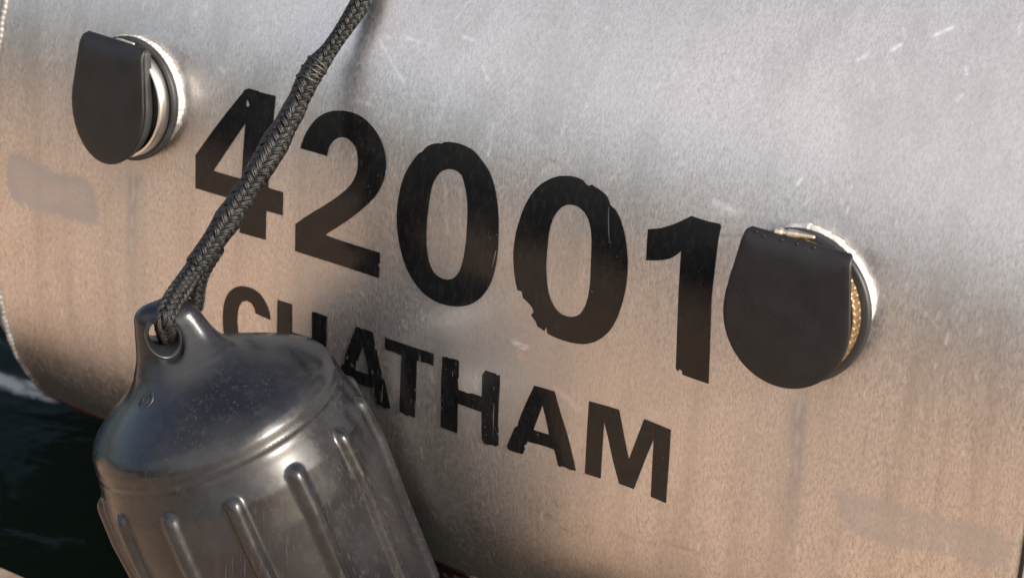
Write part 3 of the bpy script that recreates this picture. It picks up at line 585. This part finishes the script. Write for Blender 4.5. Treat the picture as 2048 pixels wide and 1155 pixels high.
def build_hull_rest():
    # plate beyond the left weld, falling back towards the bow
    ts = np.linspace(T_LOW, T_TOP, 90)
    a = np.linspace(0, 1, 24)
    V = np.zeros((len(ts), len(a), 3))
    for j, q in enumerate(a):
        V[:, j] = hull_pt(edge_x(ts) - .0006 - q * 1.1, ts, -.002 - .55 * q - .3 * q * q)
    put("bow_plate", mesh_np("bow_plate", V.reshape(-1, 3), grid_faces(len(ts), len(a))[:, ::-1]), M_HULL, boat)
    # next plate after the right-hand lap
    xs = np.linspace(X_RIGHT + .0045, 1.9, 30)
    X, T = np.meshgrid(xs, ts, indexing='xy')
    V = hull_pt(X, T, .0012)
    put("stern_plate", mesh_np("stern_plate", V.reshape(-1, 3), grid_faces(len(ts), len(xs))), M_HULL, boat)
    xs = np.array([X_RIGHT - .003, X_RIGHT + .008])
    X, T = np.meshgrid(xs, ts, indexing='xy')
    put("lap_seam", mesh_np("lap_seam", hull_pt(X, T, -.0045).reshape(-1, 3), grid_faces(len(ts), 2)), M_DARK, boat)
    # red painted bottom below the chine
    xs = np.linspace(-1.6, 1.9, 200)
    rng = np.random.default_rng(1)
    P0 = hull_pt(np.clip(xs, -.557, 9), np.full(len(xs), T_LOW))
    P0[:, 0] = xs
    lip = .0035 + .0012 * np.sin(xs * 70) + rng.normal(0, .0005, len(xs))
    q_ = np.clip((float(edge_x(T_LOW)) - xs) / 1.1, 0, 1)
    P0 = np.where((q_ > 0)[:, None], hull_pt(xs, np.full(len(xs), T_LOW), -.002 * (q_ > 0) - .55 * q_ - .3 * q_ * q_), P0)
    secs = [P0 + np.array([0, -.0005, .0006]), P0 + np.stack([0 * xs, 0 * xs + .001, -lip], 1), P0 + np.array([0, .02, -.008]), P0 + np.array([0, .13, -.01]), P0 + np.array([0, .25, -.2]), P0 + np.array([0, .7, -.45])]
    V = np.stack(secs, 1)
    put("bottom_plate", mesh_np("bottom_plate", V.reshape(-1, 3), grid_faces(len(xs), len(secs))), M_RED, boat)
    # inner deck so that the top of the side does not end in the air
    xs = np.linspace(-.55, 1.9, 20)
    P0 = hull_pt(xs, np.full(len(xs), T_TOP))
    V = np.stack([P0, P0 + np.array([0, .05, .0]), P0 + np.array([0, 1.2, .02])], 1)
    put("side_deck", mesh_np("side_deck", V.reshape(-1, 3), grid_faces(len(xs), 3)[:, ::-1]), M_HULL, boat)
    # scalloped weld down the left edge
    ts = np.arange(T_LOW, .5, .0007)
    s = np.arange(len(ts)) * .0007
    rng = np.random.default_rng(5)
    ph = s / .0052 + .12 * np.cumsum(rng.normal(0, .06, len(s)))
    saw = ph % 1.0
    rad = .0026 + .0006 * np.sin(saw * np.pi) ** .6 + .0003 * np.sin(s * 310)
    P = hull_pt(edge_x(ts), ts, -.0003)
    V, F = sweep(P, rad, 10)
    put("weld_bead", mesh_np("weld_bead", V, F), M_BEAD, boat)
build_hull_rest()

# ------------------------------------------------------------------ lettering, cut from sheet vinyl and laid on the plate
def build_glyph(name, label, outer, holes):
    bm = bmesh.new()
    def ring(pts):
        vs = [bm.verts.new((x, t, 0)) for x, t in pts]
        return [bm.edges.new((vs[i], vs[(i + 1) % len(vs)])) for i in range(len(vs))]
    ed = ring(pairs(outer))
    for h in holes: ed += ring(pairs(h))
    bmesh.ops.triangle_fill(bm, edges=ed, use_beauty=True, use_dissolve=False, normal=(0, 0, 1))
    t0 = min(v.co.y for v in bm.verts); t1 = max(v.co.y for v in bm.verts)
    t = t0 + .005
    while t < t1:
        bmesh.ops.bisect_plane(bm, geom=bm.verts[:] + bm.edges[:] + bm.faces[:], plane_co=(0, t, 0), plane_no=(0, 1, 0), dist=1e-7)
        t += .005
    for f in bm.faces:
        f.normal_update()
        if f.normal.z < 0: f.normal_flip()
    r = bmesh.ops.extrude_face_region(bm, geom=bm.faces[:])
    up = {v for v in r["geom"] if isinstance(v, bmesh.types.BMVert)}
    for v in bm.verts:
        p = hull_pt(v.co.x, v.co.y, .00055 if v in up else -.0002)
        v.co = Vector(p)
    me = bpy.data.meshes.new(name)
    bmesh.ops.recalc_face_normals(bm, faces=bm.faces)
    bm.to_mesh(me); bm.free()
    o = put(name, me, M_FLAKED if 'flaked' in label or label == 'black letter T' else M_VINYL, boat, False)
    o["label"] = label
    return o

names = ["black numeral 4 half hidden behind the rope", "black numeral 2", "black numeral 0 beside the 2", "black numeral 0 chipped at lower left",
         "black numeral 1 beside the scupper", "black letter C above the fender", "black letter H partly hidden by the fender", "badly flaked black letter A",
         "black letter T", "black letter H with flaked top", "black letter A with worn foot", "black letter M"]
for (nm, outer, holes), lb in zip(GLYPHS, names):
    build_glyph(nm, lb, outer, holes)

# ------------------------------------------------------------------ scuppers with hanging rubber flaps
def lathe_uvn(prof, nseg, fn=None):
    """prof: list of (radius, height); returns local (u,v,n) verts, faces"""
    a = np.linspace(0, 2 * np.pi, nseg, endpoint=False)
    V = np.zeros((len(prof), nseg, 3))
    for i, (r, h) in enumerate(prof):
        rr = r + (fn(a, r, h) if fn else 0)
        V[i, :, 0] = rr * np.cos(a); V[i, :, 1] = rr * np.sin(a); V[i, :, 2] = h
    return V.reshape(-1, 3), grid_faces(len(prof), nseg, True)

def build_scupper(xc, tc, yaw, nflap, scale_u, right):
    c = hull_pt(xc, tc); ph = float(np.interp(tc, TG, PH))
    n = np.array([0, -math.cos(ph), math.sin(ph)]); v = np.array([0, math.sin(ph), math.cos(ph)]); u = np.array([1., 0, 0])
    cy, sy = math.cos(yaw), math.sin(yaw)
    n2 = n * cy - u * sy; u2 = u * cy + n * sy          # turned a little about the upright
    def W(L, uu=u, nn=n): L = np.asarray(L); return c + L[..., :1] * uu + L[..., 1:2] * v + L[..., 2:3] * nn
    rng = np.random.default_rng(11 if right else 12)
    body = mesh_np("scupper", W(lathe_uvn([(.046, -.01), (.046, .0175), (.0, .0175)], 96)[0]), lathe_uvn([(.046, -.01), (.046, .0175), (.0, .0175)], 96)[1])
    root = put("scupper_valve", body, M_RUB, boat)
    root["label"] = "right scupper, brassy clamp and drops on its flap" if right else "left scupper with smooth flap and bright clamp"
    # weld ring: overlapping ripples
    nseg = 420
    a = np.linspace(0, 2 * np.pi, nseg, endpoint=False)
    m = 15
    b = np.linspace(0, 2 * np.pi, m, endpoint=False)
    lob = 23 if right else 58
    ph_ = a * lob / (2 * np.pi) + .25 * np.sin(a * 5) + .2 * np.sin(a * 11 + 1)
    saw = ph_ % 1.0
    rip = np.sqrt(np.clip(1 - saw, 0, 1)) * (.0026 if right else .0015) + .0006 * np.sin(a * 13 + 2) + .0004 * np.sin(a * 29)
    wid = (.0074 if right else .0062) + .0010 * np.sin(a * 3 + (2 if right else .5)) + .0005 * np.sin(a * 17)
    Rw = .0512 if right else .0476
    low = np.clip((np.cos(a - R_(62)) - .42) / .3, 0, 1) if right else np.clip((np.cos(a - R_(50)) + .1) / .5, 0, 1)
    wid = wid * (.20 + .80 * low); rip = rip * (.3 + .7 * low)
    V = np.zeros((nseg, m, 3))
    rr = Rw + wid[:, None] * np.cos(b)[None] * (1 - (.12 if right else .10) * (saw[:, None] - .5))
    hh = (.0050 + rip[:, None]) * np.sin(b)[None]
    aa = a[:, None] + .035 * np.cos(b)[None]
    V[..., 0] = rr * np.cos(aa); V[..., 1] = rr * np.sin(aa); V[..., 2] = hh + .0005
    F = grid_faces(nseg, m, True)
    F2 = np.stack([(nseg - 1) * m + np.arange(m), np.arange(m), (np.arange(m) + 1) % m, (nseg - 1) * m + (np.arange(m) + 1) % m], -1)
    put("weld_ring", mesh_np("weld_ring", W(V.reshape(-1, 3)), np.vstack([F, F2])), M_WELD, root)
    # rubber collar at the hull
    rb = .0515 if right else .0492
    R0 = .0570 if right else .0533
    Vc, Fc = lathe_uvn([(.046, .0035), (R0 - .003, .0040), (R0 - .0006, .0055), (R0, .0065), (R0, .0098), (R0 - .0005, .0110), (R0 - .0015, .0116), (rb - .0022, .0117), (.0470, .0112)], 160)
    put("collar", mesh_np("collar", W(Vc), Fc), M_RUB2, root)
    # hose clamp band
    rb = .0515 if right else .0492
    if right:
        slots = lambda a, r, h: np.where((np.sin(a * 60) > .2) & (h > .0128) & (h < .0223), -.0009, 0.0)
        prof = [(rb - .002, .0120), (rb - .0003, .0126), (rb, .0130), (rb, .0148), (rb, .0152), (rb, .0178), (rb, .0204), (rb, .0208), (rb, .0222), (rb - .0003, .0226), (rb - .002, .0228)]
        Vb, Fb = lathe_uvn(prof, 720, slots)
    else:
        prof = [(rb - .002, .0124), (rb - .0004, .0127), (rb, .0131), (rb, .0238), (rb - .0004, .0242), (rb - .002, .0246)]
        Vb, Fb = lathe_uvn(prof, 160)
    put("hose_clamp", mesh_np("hose_clamp", W(Vb), Fb), M_BAND if right else M_STEEL, root, not right)
    # worm screw of the clamp, on top
    a0 = R_(97 if right else 96)
    rs = rb + (.0030 if right else -.0002)
    ctr = np.array([math.cos(a0) * rs, math.sin(a0) * rs, .0180])
    tdir = np.array([-math.sin(a0), math.cos(a0), 0])
    P = np.stack([ctr + tdir * s for s in np.linspace(-.016, .016, 40)])
    rad = np.interp(np.linspace(-1, 1, 40), [-1, -.95, -.2, -.15, .30, .32, .55, .57, .9, 1], [.0004, .0014, .0030, .0034, .0034, .0026, .0026, .0034, .0034, .0008])
    Vs, Fs = sweep(W(P), rad, 14)
    put("clamp_screw", mesh_np("clamp_screw", Vs, Fs), M_BRASS, root)
    # flap: one sheet hanging in front, rolled over the top and clamped behind
    R1, top, hw = .0505, .0524, .0425
    th0 = math.asin(-.10)
    arc = [(R1 * math.cos(q), R1 * math.sin(q) - (.0066 if right else .0042)) for q in np.linspace(R_(4), R_(-184), 70)]
    out = [(hw, top - .004), (hw - .0012, top - .0010), (hw - .004, top)]
    out = [(hw - .003, top)] + [(hw - .0004, top - .0022)] + [(hw + (R1 - hw) * q, (top - .004) * (1 - q) + .0 * q) for q in np.linspace(0, .96, 14)] + arc
    out += [(-(hw + (R1 - hw) * q), (top - .004) * (1 - q)) for q in np.linspace(.96, 0, 14)] + [(-(hw - .0004), top - .0022), (-(hw - .003), top)]
    out = np.array(out); out[:, 0] = out[:, 0] * scale_u - (0 if right else .0020)
    npt = len(out)
    ctr2 = np.array([0, -.002])
    th = .0036
    rings = []
    def ringof(f, hgt): q = ctr2 + (out - ctr2) * f; return np.column_stack([q, np.full(npt, hgt)])
    for f, hgt in ((0.0005, nflap - th), (.9, nflap - th), (.985, nflap - th), (1.0, nflap - th + .0012), (1.0, nflap - .0014), (.993, nflap - .0004), (.975, nflap), (.9, nflap + .0002), (.7, nflap + .0003), (.4, nflap + .0003), (.0005, nflap + .0003)):
        rings.append(ringof(f, hgt))
    V = np.stack(rings)
    # top of the sheet rolls back over the hinge
    fold = np.clip((V[..., 1] - (top - .010)) / .010, 0, 1)
    V[..., 2] -= fold ** 2 * .0055
    # belly and slight curl of the free edge
    V[..., 2] += .0012 * np.sin((V[..., 0] / .05) * 1.3 + .4) * np.clip((.03 - V[..., 1]) / .08, 0, 1)
    fl = put("flap", mesh_np("flap", W(V.reshape(-1, 3), u2, n2), grid_faces(len(rings), npt, True)[:, ::-1]), M_RUB, root)
    # return of the sheet behind the front
    bk = .0018 if right else .0082
    bi = 0 if right else .035
    V2 = np.stack([np.column_stack([ctr2 + (out * np.array([.985, .96]) - ctr2) * f, np.full(npt, h)]) for f, h in ((.90, nflap - th - bk), (.955 + bi, nflap - th - bk), (.965 + bi, nflap - th - bk + .0006), (.965 + bi, nflap - th - .0012), (.955 + bi, nflap - th - .0006), (.90, nflap - th - .0006))])
    gap = np.clip((V2[..., 1] + .02) / .07, 0, 1)
    V2[..., 2] -= gap * .0008
    fold = np.clip((V2[..., 1] - (top - .008)) / .008, 0, 1)
    V2[..., 2] += fold ** 2 * .0010
    put("flap_backing", mesh_np("flap_backing", W(V2.reshape(-1, 3), u2, n2), grid_faces(6, npt, True)[:, ::-1]), M_RUB2, root)
    # moulded pips / drops on the right flap
    if right:
        Vall, Fall, k = [], [], 0
        spots = [(-.0335, .0505, .0011), (-.0265, .0490, .0011), (-.0125, .0498, .0011), (-.0005, .0500, .0012), (.0125, .0505, .0012)]
        spots += [(rng.uniform(-.04, .04), rng.uniform(-.045, .035), rng.uniform(.0003, .0006)) for _ in range(26)]
        for (pu, pv, pr) in spots:
            nf = nflap + .0002 - (max(0, (pv - (top - .010)) / .010) ** 2) * .0055 + .0012 * math.sin(pu / .05 * 1.3 + .4) * min(1, max(0, (.03 - pv) / .08))
            for i, lat in enumerate(np.linspace(0, math.pi / 2, 5)):
                for j in range(10):
                    an = j * 2 * math.pi / 10
                    Vall.append((pu + pr * math.cos(lat) * math.cos(an), pv + pr * math.cos(lat) * math.sin(an), nf + pr * .8 * math.sin(lat)))
            Fall.append(grid_faces(5, 10, True) + k); k += 50
        put("water_drop", mesh_np("pips", W(np.array(Vall), u2, n2), np.vstack(Fall)), M_RUB, root)["kind"] = "stuff"
    return root

build_scupper(0.9 - .6575, .1106, 0.0, .0275, 1.0, True)
build_scupper(0.9 - 1.2985, 0.1187, R_(4), .0318, .865, False)

# ------------------------------------------------------------------ fender: implicit surface meshed with surface nets
FO = np.array([-0.1921 - .0017 + .0019, -0.1301 - .0011 + .0013, -0.0743 + .0045])
FX = np.array([0.6301, 0.6278, 0.4569]); FY = np.array([-0.6752, 0.7336, -0.0768]); FZ = np.array([-0.3835, -0.2601, 0.8862])
FR = 0.1046
LX, LY, LZ = FX, FY, FZ                                # the lug is bent up by the pull of the rope; the body hangs straighter
_q = Matrix.Rotation(R_(4.6), 3, CAM_DIR)
FX, FY, FZ = [np.array(_q @ Vector(v)) for v in (FX, FY, FZ)]
LUG = np.stack([LX, LY, LZ]) @ np.stack([FX, FY, FZ]).T  # body coordinates -> lug coordinates

def smin(a, b, k):
    h = np.clip(.5 + .5 * (b - a) / k, 0, 1)
    return b + (a - b) * h - k * h * (1 - h)

def capsule(p, a, b, ra, rb):
    a = np.array(a, np.float32); b = np.array(b, np.float32); d = b - a
    u = np.clip(((p[0] - a[0]) * d[0] + (p[1] - a[1]) * d[1] + (p[2] - a[2]) * d[2]) / (d @ d), 0, 1)
    return np.sqrt((p[0] - a[0] - u * d[0]) ** 2 + (p[1] - a[1] - u * d[1]) ** 2 + (p[2] - a[2] - u * d[2]) ** 2) - (ra + (rb - ra) * u)

HOLE_C = np.array([-.075, -.02, .855])
HOLE_D = np.array([-.22, 1.0, .10]); HOLE_D /= np.linalg.norm(HOLE_D)
HOLE_H = np.cross(HOLE_D, [0, 0, 1]); HOLE_H /= np.linalg.norm(HOLE_H); HOLE_V = np.cross(HOLE_H, HOLE_D)
RIB_ANG = [R_(-0.5 + 27.69 * k) for k in range(13)]

_z = np.linspace(-3, 1.25, 1700)
_r = np.interp(_z, [-3, -1.2, -.6, -.3, -.12, 0, .085, .145, .185, .228, .268, .310, .362, .425, .505, .565, .61, .67, 1.25],
               [1.02, 1.06, 1.082, 1.065, 1.022, 1.0, .992, .965, .93, .875, .82, .755, .67, .56, .41, .3, .18, .0, -1.74])
_kk = np.exp(-np.linspace(-2, 2, 25) ** 2); _kk /= _kk.sum()
PRZ, PRR = _z, np.convolve(np.pad(_r, 12, mode='edge'), _kk, 'valid')
PRD = np.gradient(PRR, PRZ)

def fender_sdf(x, y, z):
    p = (x, y, z)
    rho = np.sqrt(x * x + y * y)
    zp = np.maximum(z, 0)
    pr = np.interp(z, PRZ, PRR); dp = np.interp(z, PRZ, PRD)
    f = (rho - pr) / np.sqrt(1 + dp * dp)
    bot = np.sqrt(np.maximum(rho - .62, 0) ** 2 + np.minimum(z + 1.95, 0) ** 2) - .42
    f = np.where(z < -1.95, np.maximum(f, bot), f)
    # moulding seam: lip with a shadow groove under it
    f = f - .005 * np.exp(-(z / .016) ** 2) + .004 * np.exp(-((z + .04) / .02) ** 2)
    # ribs
    th = np.arctan2(x, -y)
    rib = np.full_like(f, 9)
    zt = np.maximum(z + .27, 0) + np.maximum(-1.85 - z, 0)
    for a in RIB_ANG:
        dth = (th - a + np.pi) % (2 * np.pi) - np.pi
        rib = np.minimum(rib, np.sqrt((dth * rho) ** 2 + (rho - pr + .014) ** 2 + zt ** 2) - .068)
    f = smin(f, rib, .028)
    p = [LUG[i, 0] * x + LUG[i, 1] * y + LUG[i, 2] * z for i in range(3)]
    # lug: two horns and the web between them
    hr = capsule(p, (.165, -.06, .86), (.190, -.15, .36), .115, .180)
    hl = capsule(p, (-.085, .01, .93), (-.225, .01, .46), .125, .19)
    web = capsule(p, (.035, -.01, .85), (-.02, -.03, .46), .20, .29)
    lug = smin(smin(hr, web, .05), hl, .05)
    f = smin(f, lug, .17)
    # eye, its edges rounded over
    q = [p[i] - HOLE_C[i] for i in range(3)]
    al = q[0] * HOLE_D[0] + q[1] * HOLE_D[1] + q[2] * HOLE_D[2]
    qv = q[0] * HOLE_V[0] + q[1] * HOLE_V[1] + q[2] * HOLE_V[2]; qh = q[0] * HOLE_H[0] + q[1] * HOLE_H[1] + q[2] * HOLE_H[2]
    rad = np.sqrt(qh * qh + (qv / 1.3) ** 2)
    hole = rad - (.082 + .055 * np.clip((np.abs(al) - .04) / .20, 0, 1) ** 1.5)
    hole = np.where(np.abs(al) < .6, hole, 9)
    f = -smin(-f, hole, .03)
    return f

def surface_nets(fn, lo, hi, h):
    ax = [np.arange(lo[i], hi[i] + h, h, dtype=np.float32) for i in range(3)]
    nx, ny, nz = [len(a) for a in ax]
    D = np.empty((nx, ny, nz), np.float32)
    for k0 in range(0, nz, 40):
        X, Y, Z = np.meshgrid(ax[0], ax[1], ax[2][k0:k0 + 40], indexing='ij')
        D[:, :, k0:k0 + 40] = fn(X, Y, Z)
    S = D < 0
    cnt = np.zeros((nx - 1, ny - 1, nz - 1), np.int8)
    for i in (0, 1):
        for j in (0, 1):
            for k in (0, 1):
                cnt += S[i:nx - 1 + i, j:ny - 1 + j, k:nz - 1 + k]
    act = (cnt > 0) & (cnt < 8)
    idx = np.argwhere(act)
    vid = np.full(act.shape, -1, np.int32); vid[act] = np.arange(len(idx))
    acc = np.zeros((len(idx), 3)); num = np.zeros(len(idx))
    cor = [(i, j, k) for i in (0, 1) for j in (0, 1) for k in (0, 1)]
    for a in cor:
        for b in cor:
            if sum(b) - sum(a) == 1 and all(b[q] >= a[q] for q in range(3)):
                da = D[idx[:, 0] + a[0], idx[:, 1] + a[1], idx[:, 2] + a[2]]; db = D[idx[:, 0] + b[0], idx[:, 1] + b[1], idx[:, 2] + b[2]]
                m = (da < 0) != (db < 0)
                t = np.where(m, da / np.where(m, da - db, 1), 0)
                acc[m] += (np.array(a) + t[:, None] * (np.array(b) - np.array(a)))[m]; num[m] += 1
    V = (idx + acc / num[:, None]) * h + np.array(lo)
    # two Newton steps onto the surface
    e = 1e-3
    for _ in range(2):
        x, y, z = V[:, 0], V[:, 1], V[:, 2]
        f0 = fn(x, y, z)
        g = np.stack([(fn(x + e, y, z) - fn(x - e, y, z)), (fn(x, y + e, z) - fn(x, y - e, z)), (fn(x, y, z + e) - fn(x, y, z - e))], 1) / (2 * e)
        st = f0[:, None] * g / np.maximum((g * g).sum(1), .05)[:, None]
        V = V - np.clip(st, -h * .5, h * .5)
    F = []
    for axis in range(3):
        o = [q for q in range(3) if q != axis]
        sl0 = [slice(None)] * 3; sl1 = [slice(None)] * 3
        sl0[axis] = slice(0, -1); sl1[axis] = slice(1, None)
        A, B = S[tuple(sl0)], S[tuple(sl1)]
        e_ = np.argwhere(A != B)
        ok = (e_[:, o[0]] > 0) & (e_[:, o[1]] > 0) & (e_[:, o[0]] < S.shape[o[0]] - 1) & (e_[:, o[1]] < S.shape[o[1]] - 1)
        e_ = e_[ok]
        def cell(d0, d1):
            c = e_.copy(); c[:, o[0]] -= d0; c[:, o[1]] -= d1
            return vid[c[:, 0], c[:, 1], c[:, 2]]
        q = np.stack([cell(1, 1), cell(0, 1), cell(0, 0), cell(1, 0)], 1)
        flip = A[e_[:, 0], e_[:, 1], e_[:, 2]] ^ (axis == 1)
        q[~flip] = q[~flip][:, ::-1]
        F.append(q)
    return V, np.vstack(F)

def fw(L):
    L = np.asarray(L, float)
    return FO + FR * (L[..., :1] * FX + L[..., 1:2] * FY + L[..., 2:3] * FZ)

def lw(L):
    L = np.asarray(L, float)
    return FO + FR * (L[..., :1] * LX + L[..., 1:2] * LY + L[..., 2:3] * LZ)

def build_fender():
    root = empty("boat_fender", tuple(FO + FZ * -2.37 * FR))
    tag(root, "scuffed dark grey ribbed rubber fender hanging against the hull", "fender")
    V, F = surface_nets(fender_sdf, (-1.18, -1.18, -2.45), (1.18, 1.18, 1.14), .0165)
    fm = mesh_np("fender_body", fw(V), F)
    th = np.arctan2(V[:, 0], -V[:, 1])
    worn = np.exp(-((th - .78 + .25 * (V[:, 2] + .6)) / .30) ** 2) * np.exp(-((V[:, 2] + .75) / .55) ** 2)
    worn = np.maximum(worn, .5 * np.exp(-((th - .5) / .5) ** 2) * np.exp(-((V[:, 2] - .08) / .12) ** 2))
    fm.attributes.new("worn", 'FLOAT', 'POINT').data.foreach_set("value", worn.astype(np.float32))
    fp = np.stack([th, V[:, 2], np.hypot(V[:, 0], V[:, 1])], 1).astype(np.float32)
    fm.attributes.new("skin_pos", 'FLOAT_VECTOR', 'POINT').data.foreach_set("vector", fp.ravel())
    put("fender_body", fm, M_FEND, root)
    # bushing in the eye
    b, c = HOLE_H, HOLE_V * 1.3
    prof = [(.080, .16), (.074, .0), (.078, -.08), (.090, -.14), (.108, -.19), (.118, -.212), (.126, -.216), (.131, -.210), (.132, -.17)]
    a = np.linspace(0, 2 * np.pi, 64, endpoint=False)
    V = np.stack([HOLE_C + HOLE_D * h + r * (np.cos(a)[:, None] * b + np.sin(a)[:, None] * c) for r, h in prof])
    put("eye_bushing", mesh_np("eye_bushing", lw(V.reshape(-1, 3)), grid_faces(len(prof), 64, True)), M_FEND, root)
    return root
fender = build_fender()

def build_valve(root):
    # march along the sight line through the valve to find the skin
    d = np.array([-.60989, .67775, -.44183]); o = np.array([.9, -1.4279, .7679])
    M = np.stack([FX, FY, FZ])
    k = 1.5
    for _ in range(200):
        L = M @ (o + d * k - FO) / FR
        f = float(fender_sdf(np.array([L[0]]), np.array([L[1]]), np.array([L[2]]))[0])
        if f < 1e-4: break
        k += f * FR * .6
    e = 1e-3
    S = lambda q: float(fender_sdf(np.array([q[0]]), np.array([q[1]]), np.array([q[2]]))[0])
    g = np.array([S(L + e * a) - S(L - e * a) for a in np.eye(3)]); g /= np.linalg.norm(g)
    n = g[0] * FX + g[1] * FY + g[2] * FZ
    c = FO + FR * (L[0] * FX + L[1] * FY + L[2] * FZ)
    a = np.cross(n, [0, 0, 1]); a /= np.linalg.norm(a); b = np.cross(n, a)
    def W(V): return c + V[:, :1] * a + V[:, 1:2] * b + V[:, 2:3] * n
    s = .0016
    prof = [(5.4, -.6), (5.4, .15), (5.0, .5), (4.5, .55), (4.2, .2), (3.9, -.4), (3.4, -.4), (3.1, .3), (2.6, .6), (2.0, .55), (1.6, .1), (1.3, -.8), (.05, -1.0)]
    V, F = lathe_uvn([(r * s, h * s) for r, h in prof], 48)
    put("air_valve", mesh_np("air_valve", W(V), F), M_RUB2, root)
build_valve(fender)

# ------------------------------------------------------------------ braided rope, eye-spliced through the fender lug
MAIN = [[-.165, .10, .345], [-.1735, .068, .29], [-0.1809, 0.0431, 0.2575], [-0.1817, 0.0316, 0.2432], [-0.1864, 0.0158, 0.2229], [-0.1917, 0.0007, 0.2044], [-0.1969, -0.0132, 0.1885], [-0.1994, -0.0296, 0.164], [-0.2019, -0.0449, 0.1443], [-0.2054, -0.0618, 0.1227], [-0.2101, -0.0774, 0.1026], [-0.2142, -0.0937, 0.0829], [-0.2176, -0.1076, 0.0671], [-0.2204, -0.1222, 0.0517]]
LEG_A = [[-0.2198, -0.1389, 0.0409], [-0.216, -0.1549, 0.0349], [-0.2116, -0.1681, 0.0286], [-0.2109, -0.1720, 0.0225], [-0.2162, -0.163, 0.0105], [-0.2254, -0.151, 0.0000]]
LEG_B = [[-0.2360, -0.1340, -0.0045], [-0.2401, -0.1142, -0.002], [-0.237, -0.1087, 0.0073], [-0.232, -0.1116, 0.0236], [-0.2266, -0.1131, 0.0394], [-0.2213, -0.111, 0.0522], [-0.2172, -0.1038, 0.0639]]

def braid(path, radius_fn, N=8, pitch=.048, sw=.0026, sh=.0012):
    P, s = resample(catmull(path, 24), .0009)
    T, Nn, B = frames(P)
    R = radius_fn(s, s[-1])
    ph0 = np.cumsum(np.concatenate([[0], np.diff(s) / (pitch * (R[1:] / .0085) ** .5)]))
    Vs, Fs, UVs, k = [], [], [], 0
    m = 8
    ca = np.linspace(0, 2 * np.pi, m, endpoint=False)
    for sg in (1, -1):
        for j in range(N):
            th = 2 * np.pi * (sg * ph0 + j / N) + .10 * np.sin(s * (260 + 31 * j) + j * 1.7 + sg)
            u = N * (th / (2 * np.pi) - ph0); v = N * (th / (2 * np.pi) + ph0)
            over = np.cos(np.pi / 2 * ((u + v) - .5)) * (1 if sg > 0 else -1)
            rr = R - sh * .9 + .0012 * over
            er = np.cos(th)[:, None] * Nn + np.sin(th)[:, None] * B
            C = P + rr[:, None] * er
            tg = np.gradient(C, axis=0); tg /= np.linalg.norm(tg, axis=1)[:, None]
            side = np.cross(tg, er); side /= np.linalg.norm(side, axis=1)[:, None]
            up = np.cross(side, tg)
            w = sw * R / .0085 * (1 + .10 * over + .08 * np.sin(s * (410 + 17 * j) + j))
            V = C[:, None] + w[:, None, None] * .88 * np.cos(ca)[None, :, None] * side[:, None] + sh * np.sin(ca)[None, :, None] * up[:, None]
            F = grid_faces(len(P), m, True) + k
            Vs.append(V.reshape(-1, 3)); Fs.append(F); k += len(P) * m
            uu = np.repeat(s, m) * 100; vv = np.tile(np.cos(ca) * .5 + .5, len(P))
            UVs.append(np.stack([uu, vv], 1))
    # dark core so no light shows through
    Vc, Fc = sweep(P, R - sh * 1.9, 12)
    Vs.append(Vc); Fs.append(Fc + k); UVs.append(np.zeros((len(Vc), 2)))
    k += len(Vc)
    # loose fibres
    rng = np.random.default_rng(int(len(P)))
    for _ in range(int(len(P) * .8)):
        i = rng.integers(2, len(P) - 2); a = rng.uniform(0, 2 * np.pi)
        e = math.cos(a) * Nn[i] + math.sin(a) * B[i]
        dr = T[i] * rng.choice([-1, 1]) + rng.normal(0, .5, 3)
        L = rng.uniform(.002, .006); q = np.linspace(0, 1, 4)[:, None]
        pts = P[i] + e * (R[i] - .0008) + dr * L * q + e * (rng.uniform(.0006, .0022) * np.sin(q * 2.4))
        Vh, Fh = sweep(pts, .00010, 3)
        Vs.append(Vh); Fs.append(Fh + k); UVs.append(np.full((len(Vh), 2), .1)); k += len(Vh)
    V, F, UV = np.vstack(Vs), np.vstack(Fs), np.vstack(UVs)
    me = mesh_np("rope", V, F)
    uvl = me.uv_layers.new(name="UVMap")
    uvl.data.foreach_set("uv", UV[F.ravel()].astype(np.float32).ravel())
    return me

_p, _s = resample(catmull(MAIN, 24), .0009)
S_KNOT = float(_s[int(np.argmin(np.linalg.norm(_p - np.array(MAIN[6]), axis=1)))])

def main_radius(s, L):
    d = s - S_KNOT
    r = np.interp(d, [-.2, -.02, -.008, 0, .010, .020, .045, .062, .075, .10, .13, .16],
                  [.0064, .0066, .0078, .0086, .0076, .0082, .0092, .0106, .0097, .0092, .0097, .0090])
    return r + .0004 * np.sin(s * 190 + 2 * np.sin(s * 60)) + .0004 * np.sin(s * 97 + 1)

def build_rope():
    root = empty("fender_rope", (-.2, -.05, .1))
    tag(root, "black braided rope running from upper edge down to the fender eye", "rope")
    put("standing_part", braid(MAIN, main_radius), M_ROPE, root)
    loop = [MAIN[-2], MAIN[-1]] + LEG_A + LEG_B
    put("eye_loop", braid(loop, lambda s, L: np.full(len(s), .0076) + .0002 * np.sin(s * 150)), M_ROPE, root)
    # whipping at the throat of the splice
    P, s = resample(catmull(MAIN, 24), .0011)
    T, N, B = frames(P)
    i0 = int(np.argmin(np.linalg.norm(P - np.array(MAIN[6]), axis=1)))
    WR = .0082
    pts = []
    for k, a in enumerate(np.linspace(0, 2 * np.pi * 4.5, 160)):
        i = min(len(P) - 1, max(0, int(i0 - 9 + 16 * k / 160)))
        pts.append(P[i] + (WR + .0006 * math.sin(a * .5)) * (math.cos(a) * N[i] + math.sin(a) * B[i]))
    V, F = sweep(np.array(pts), .0017, 8)
    put("whipping", mesh_np("whipping", V, F), M_ROPE, root)
build_rope()
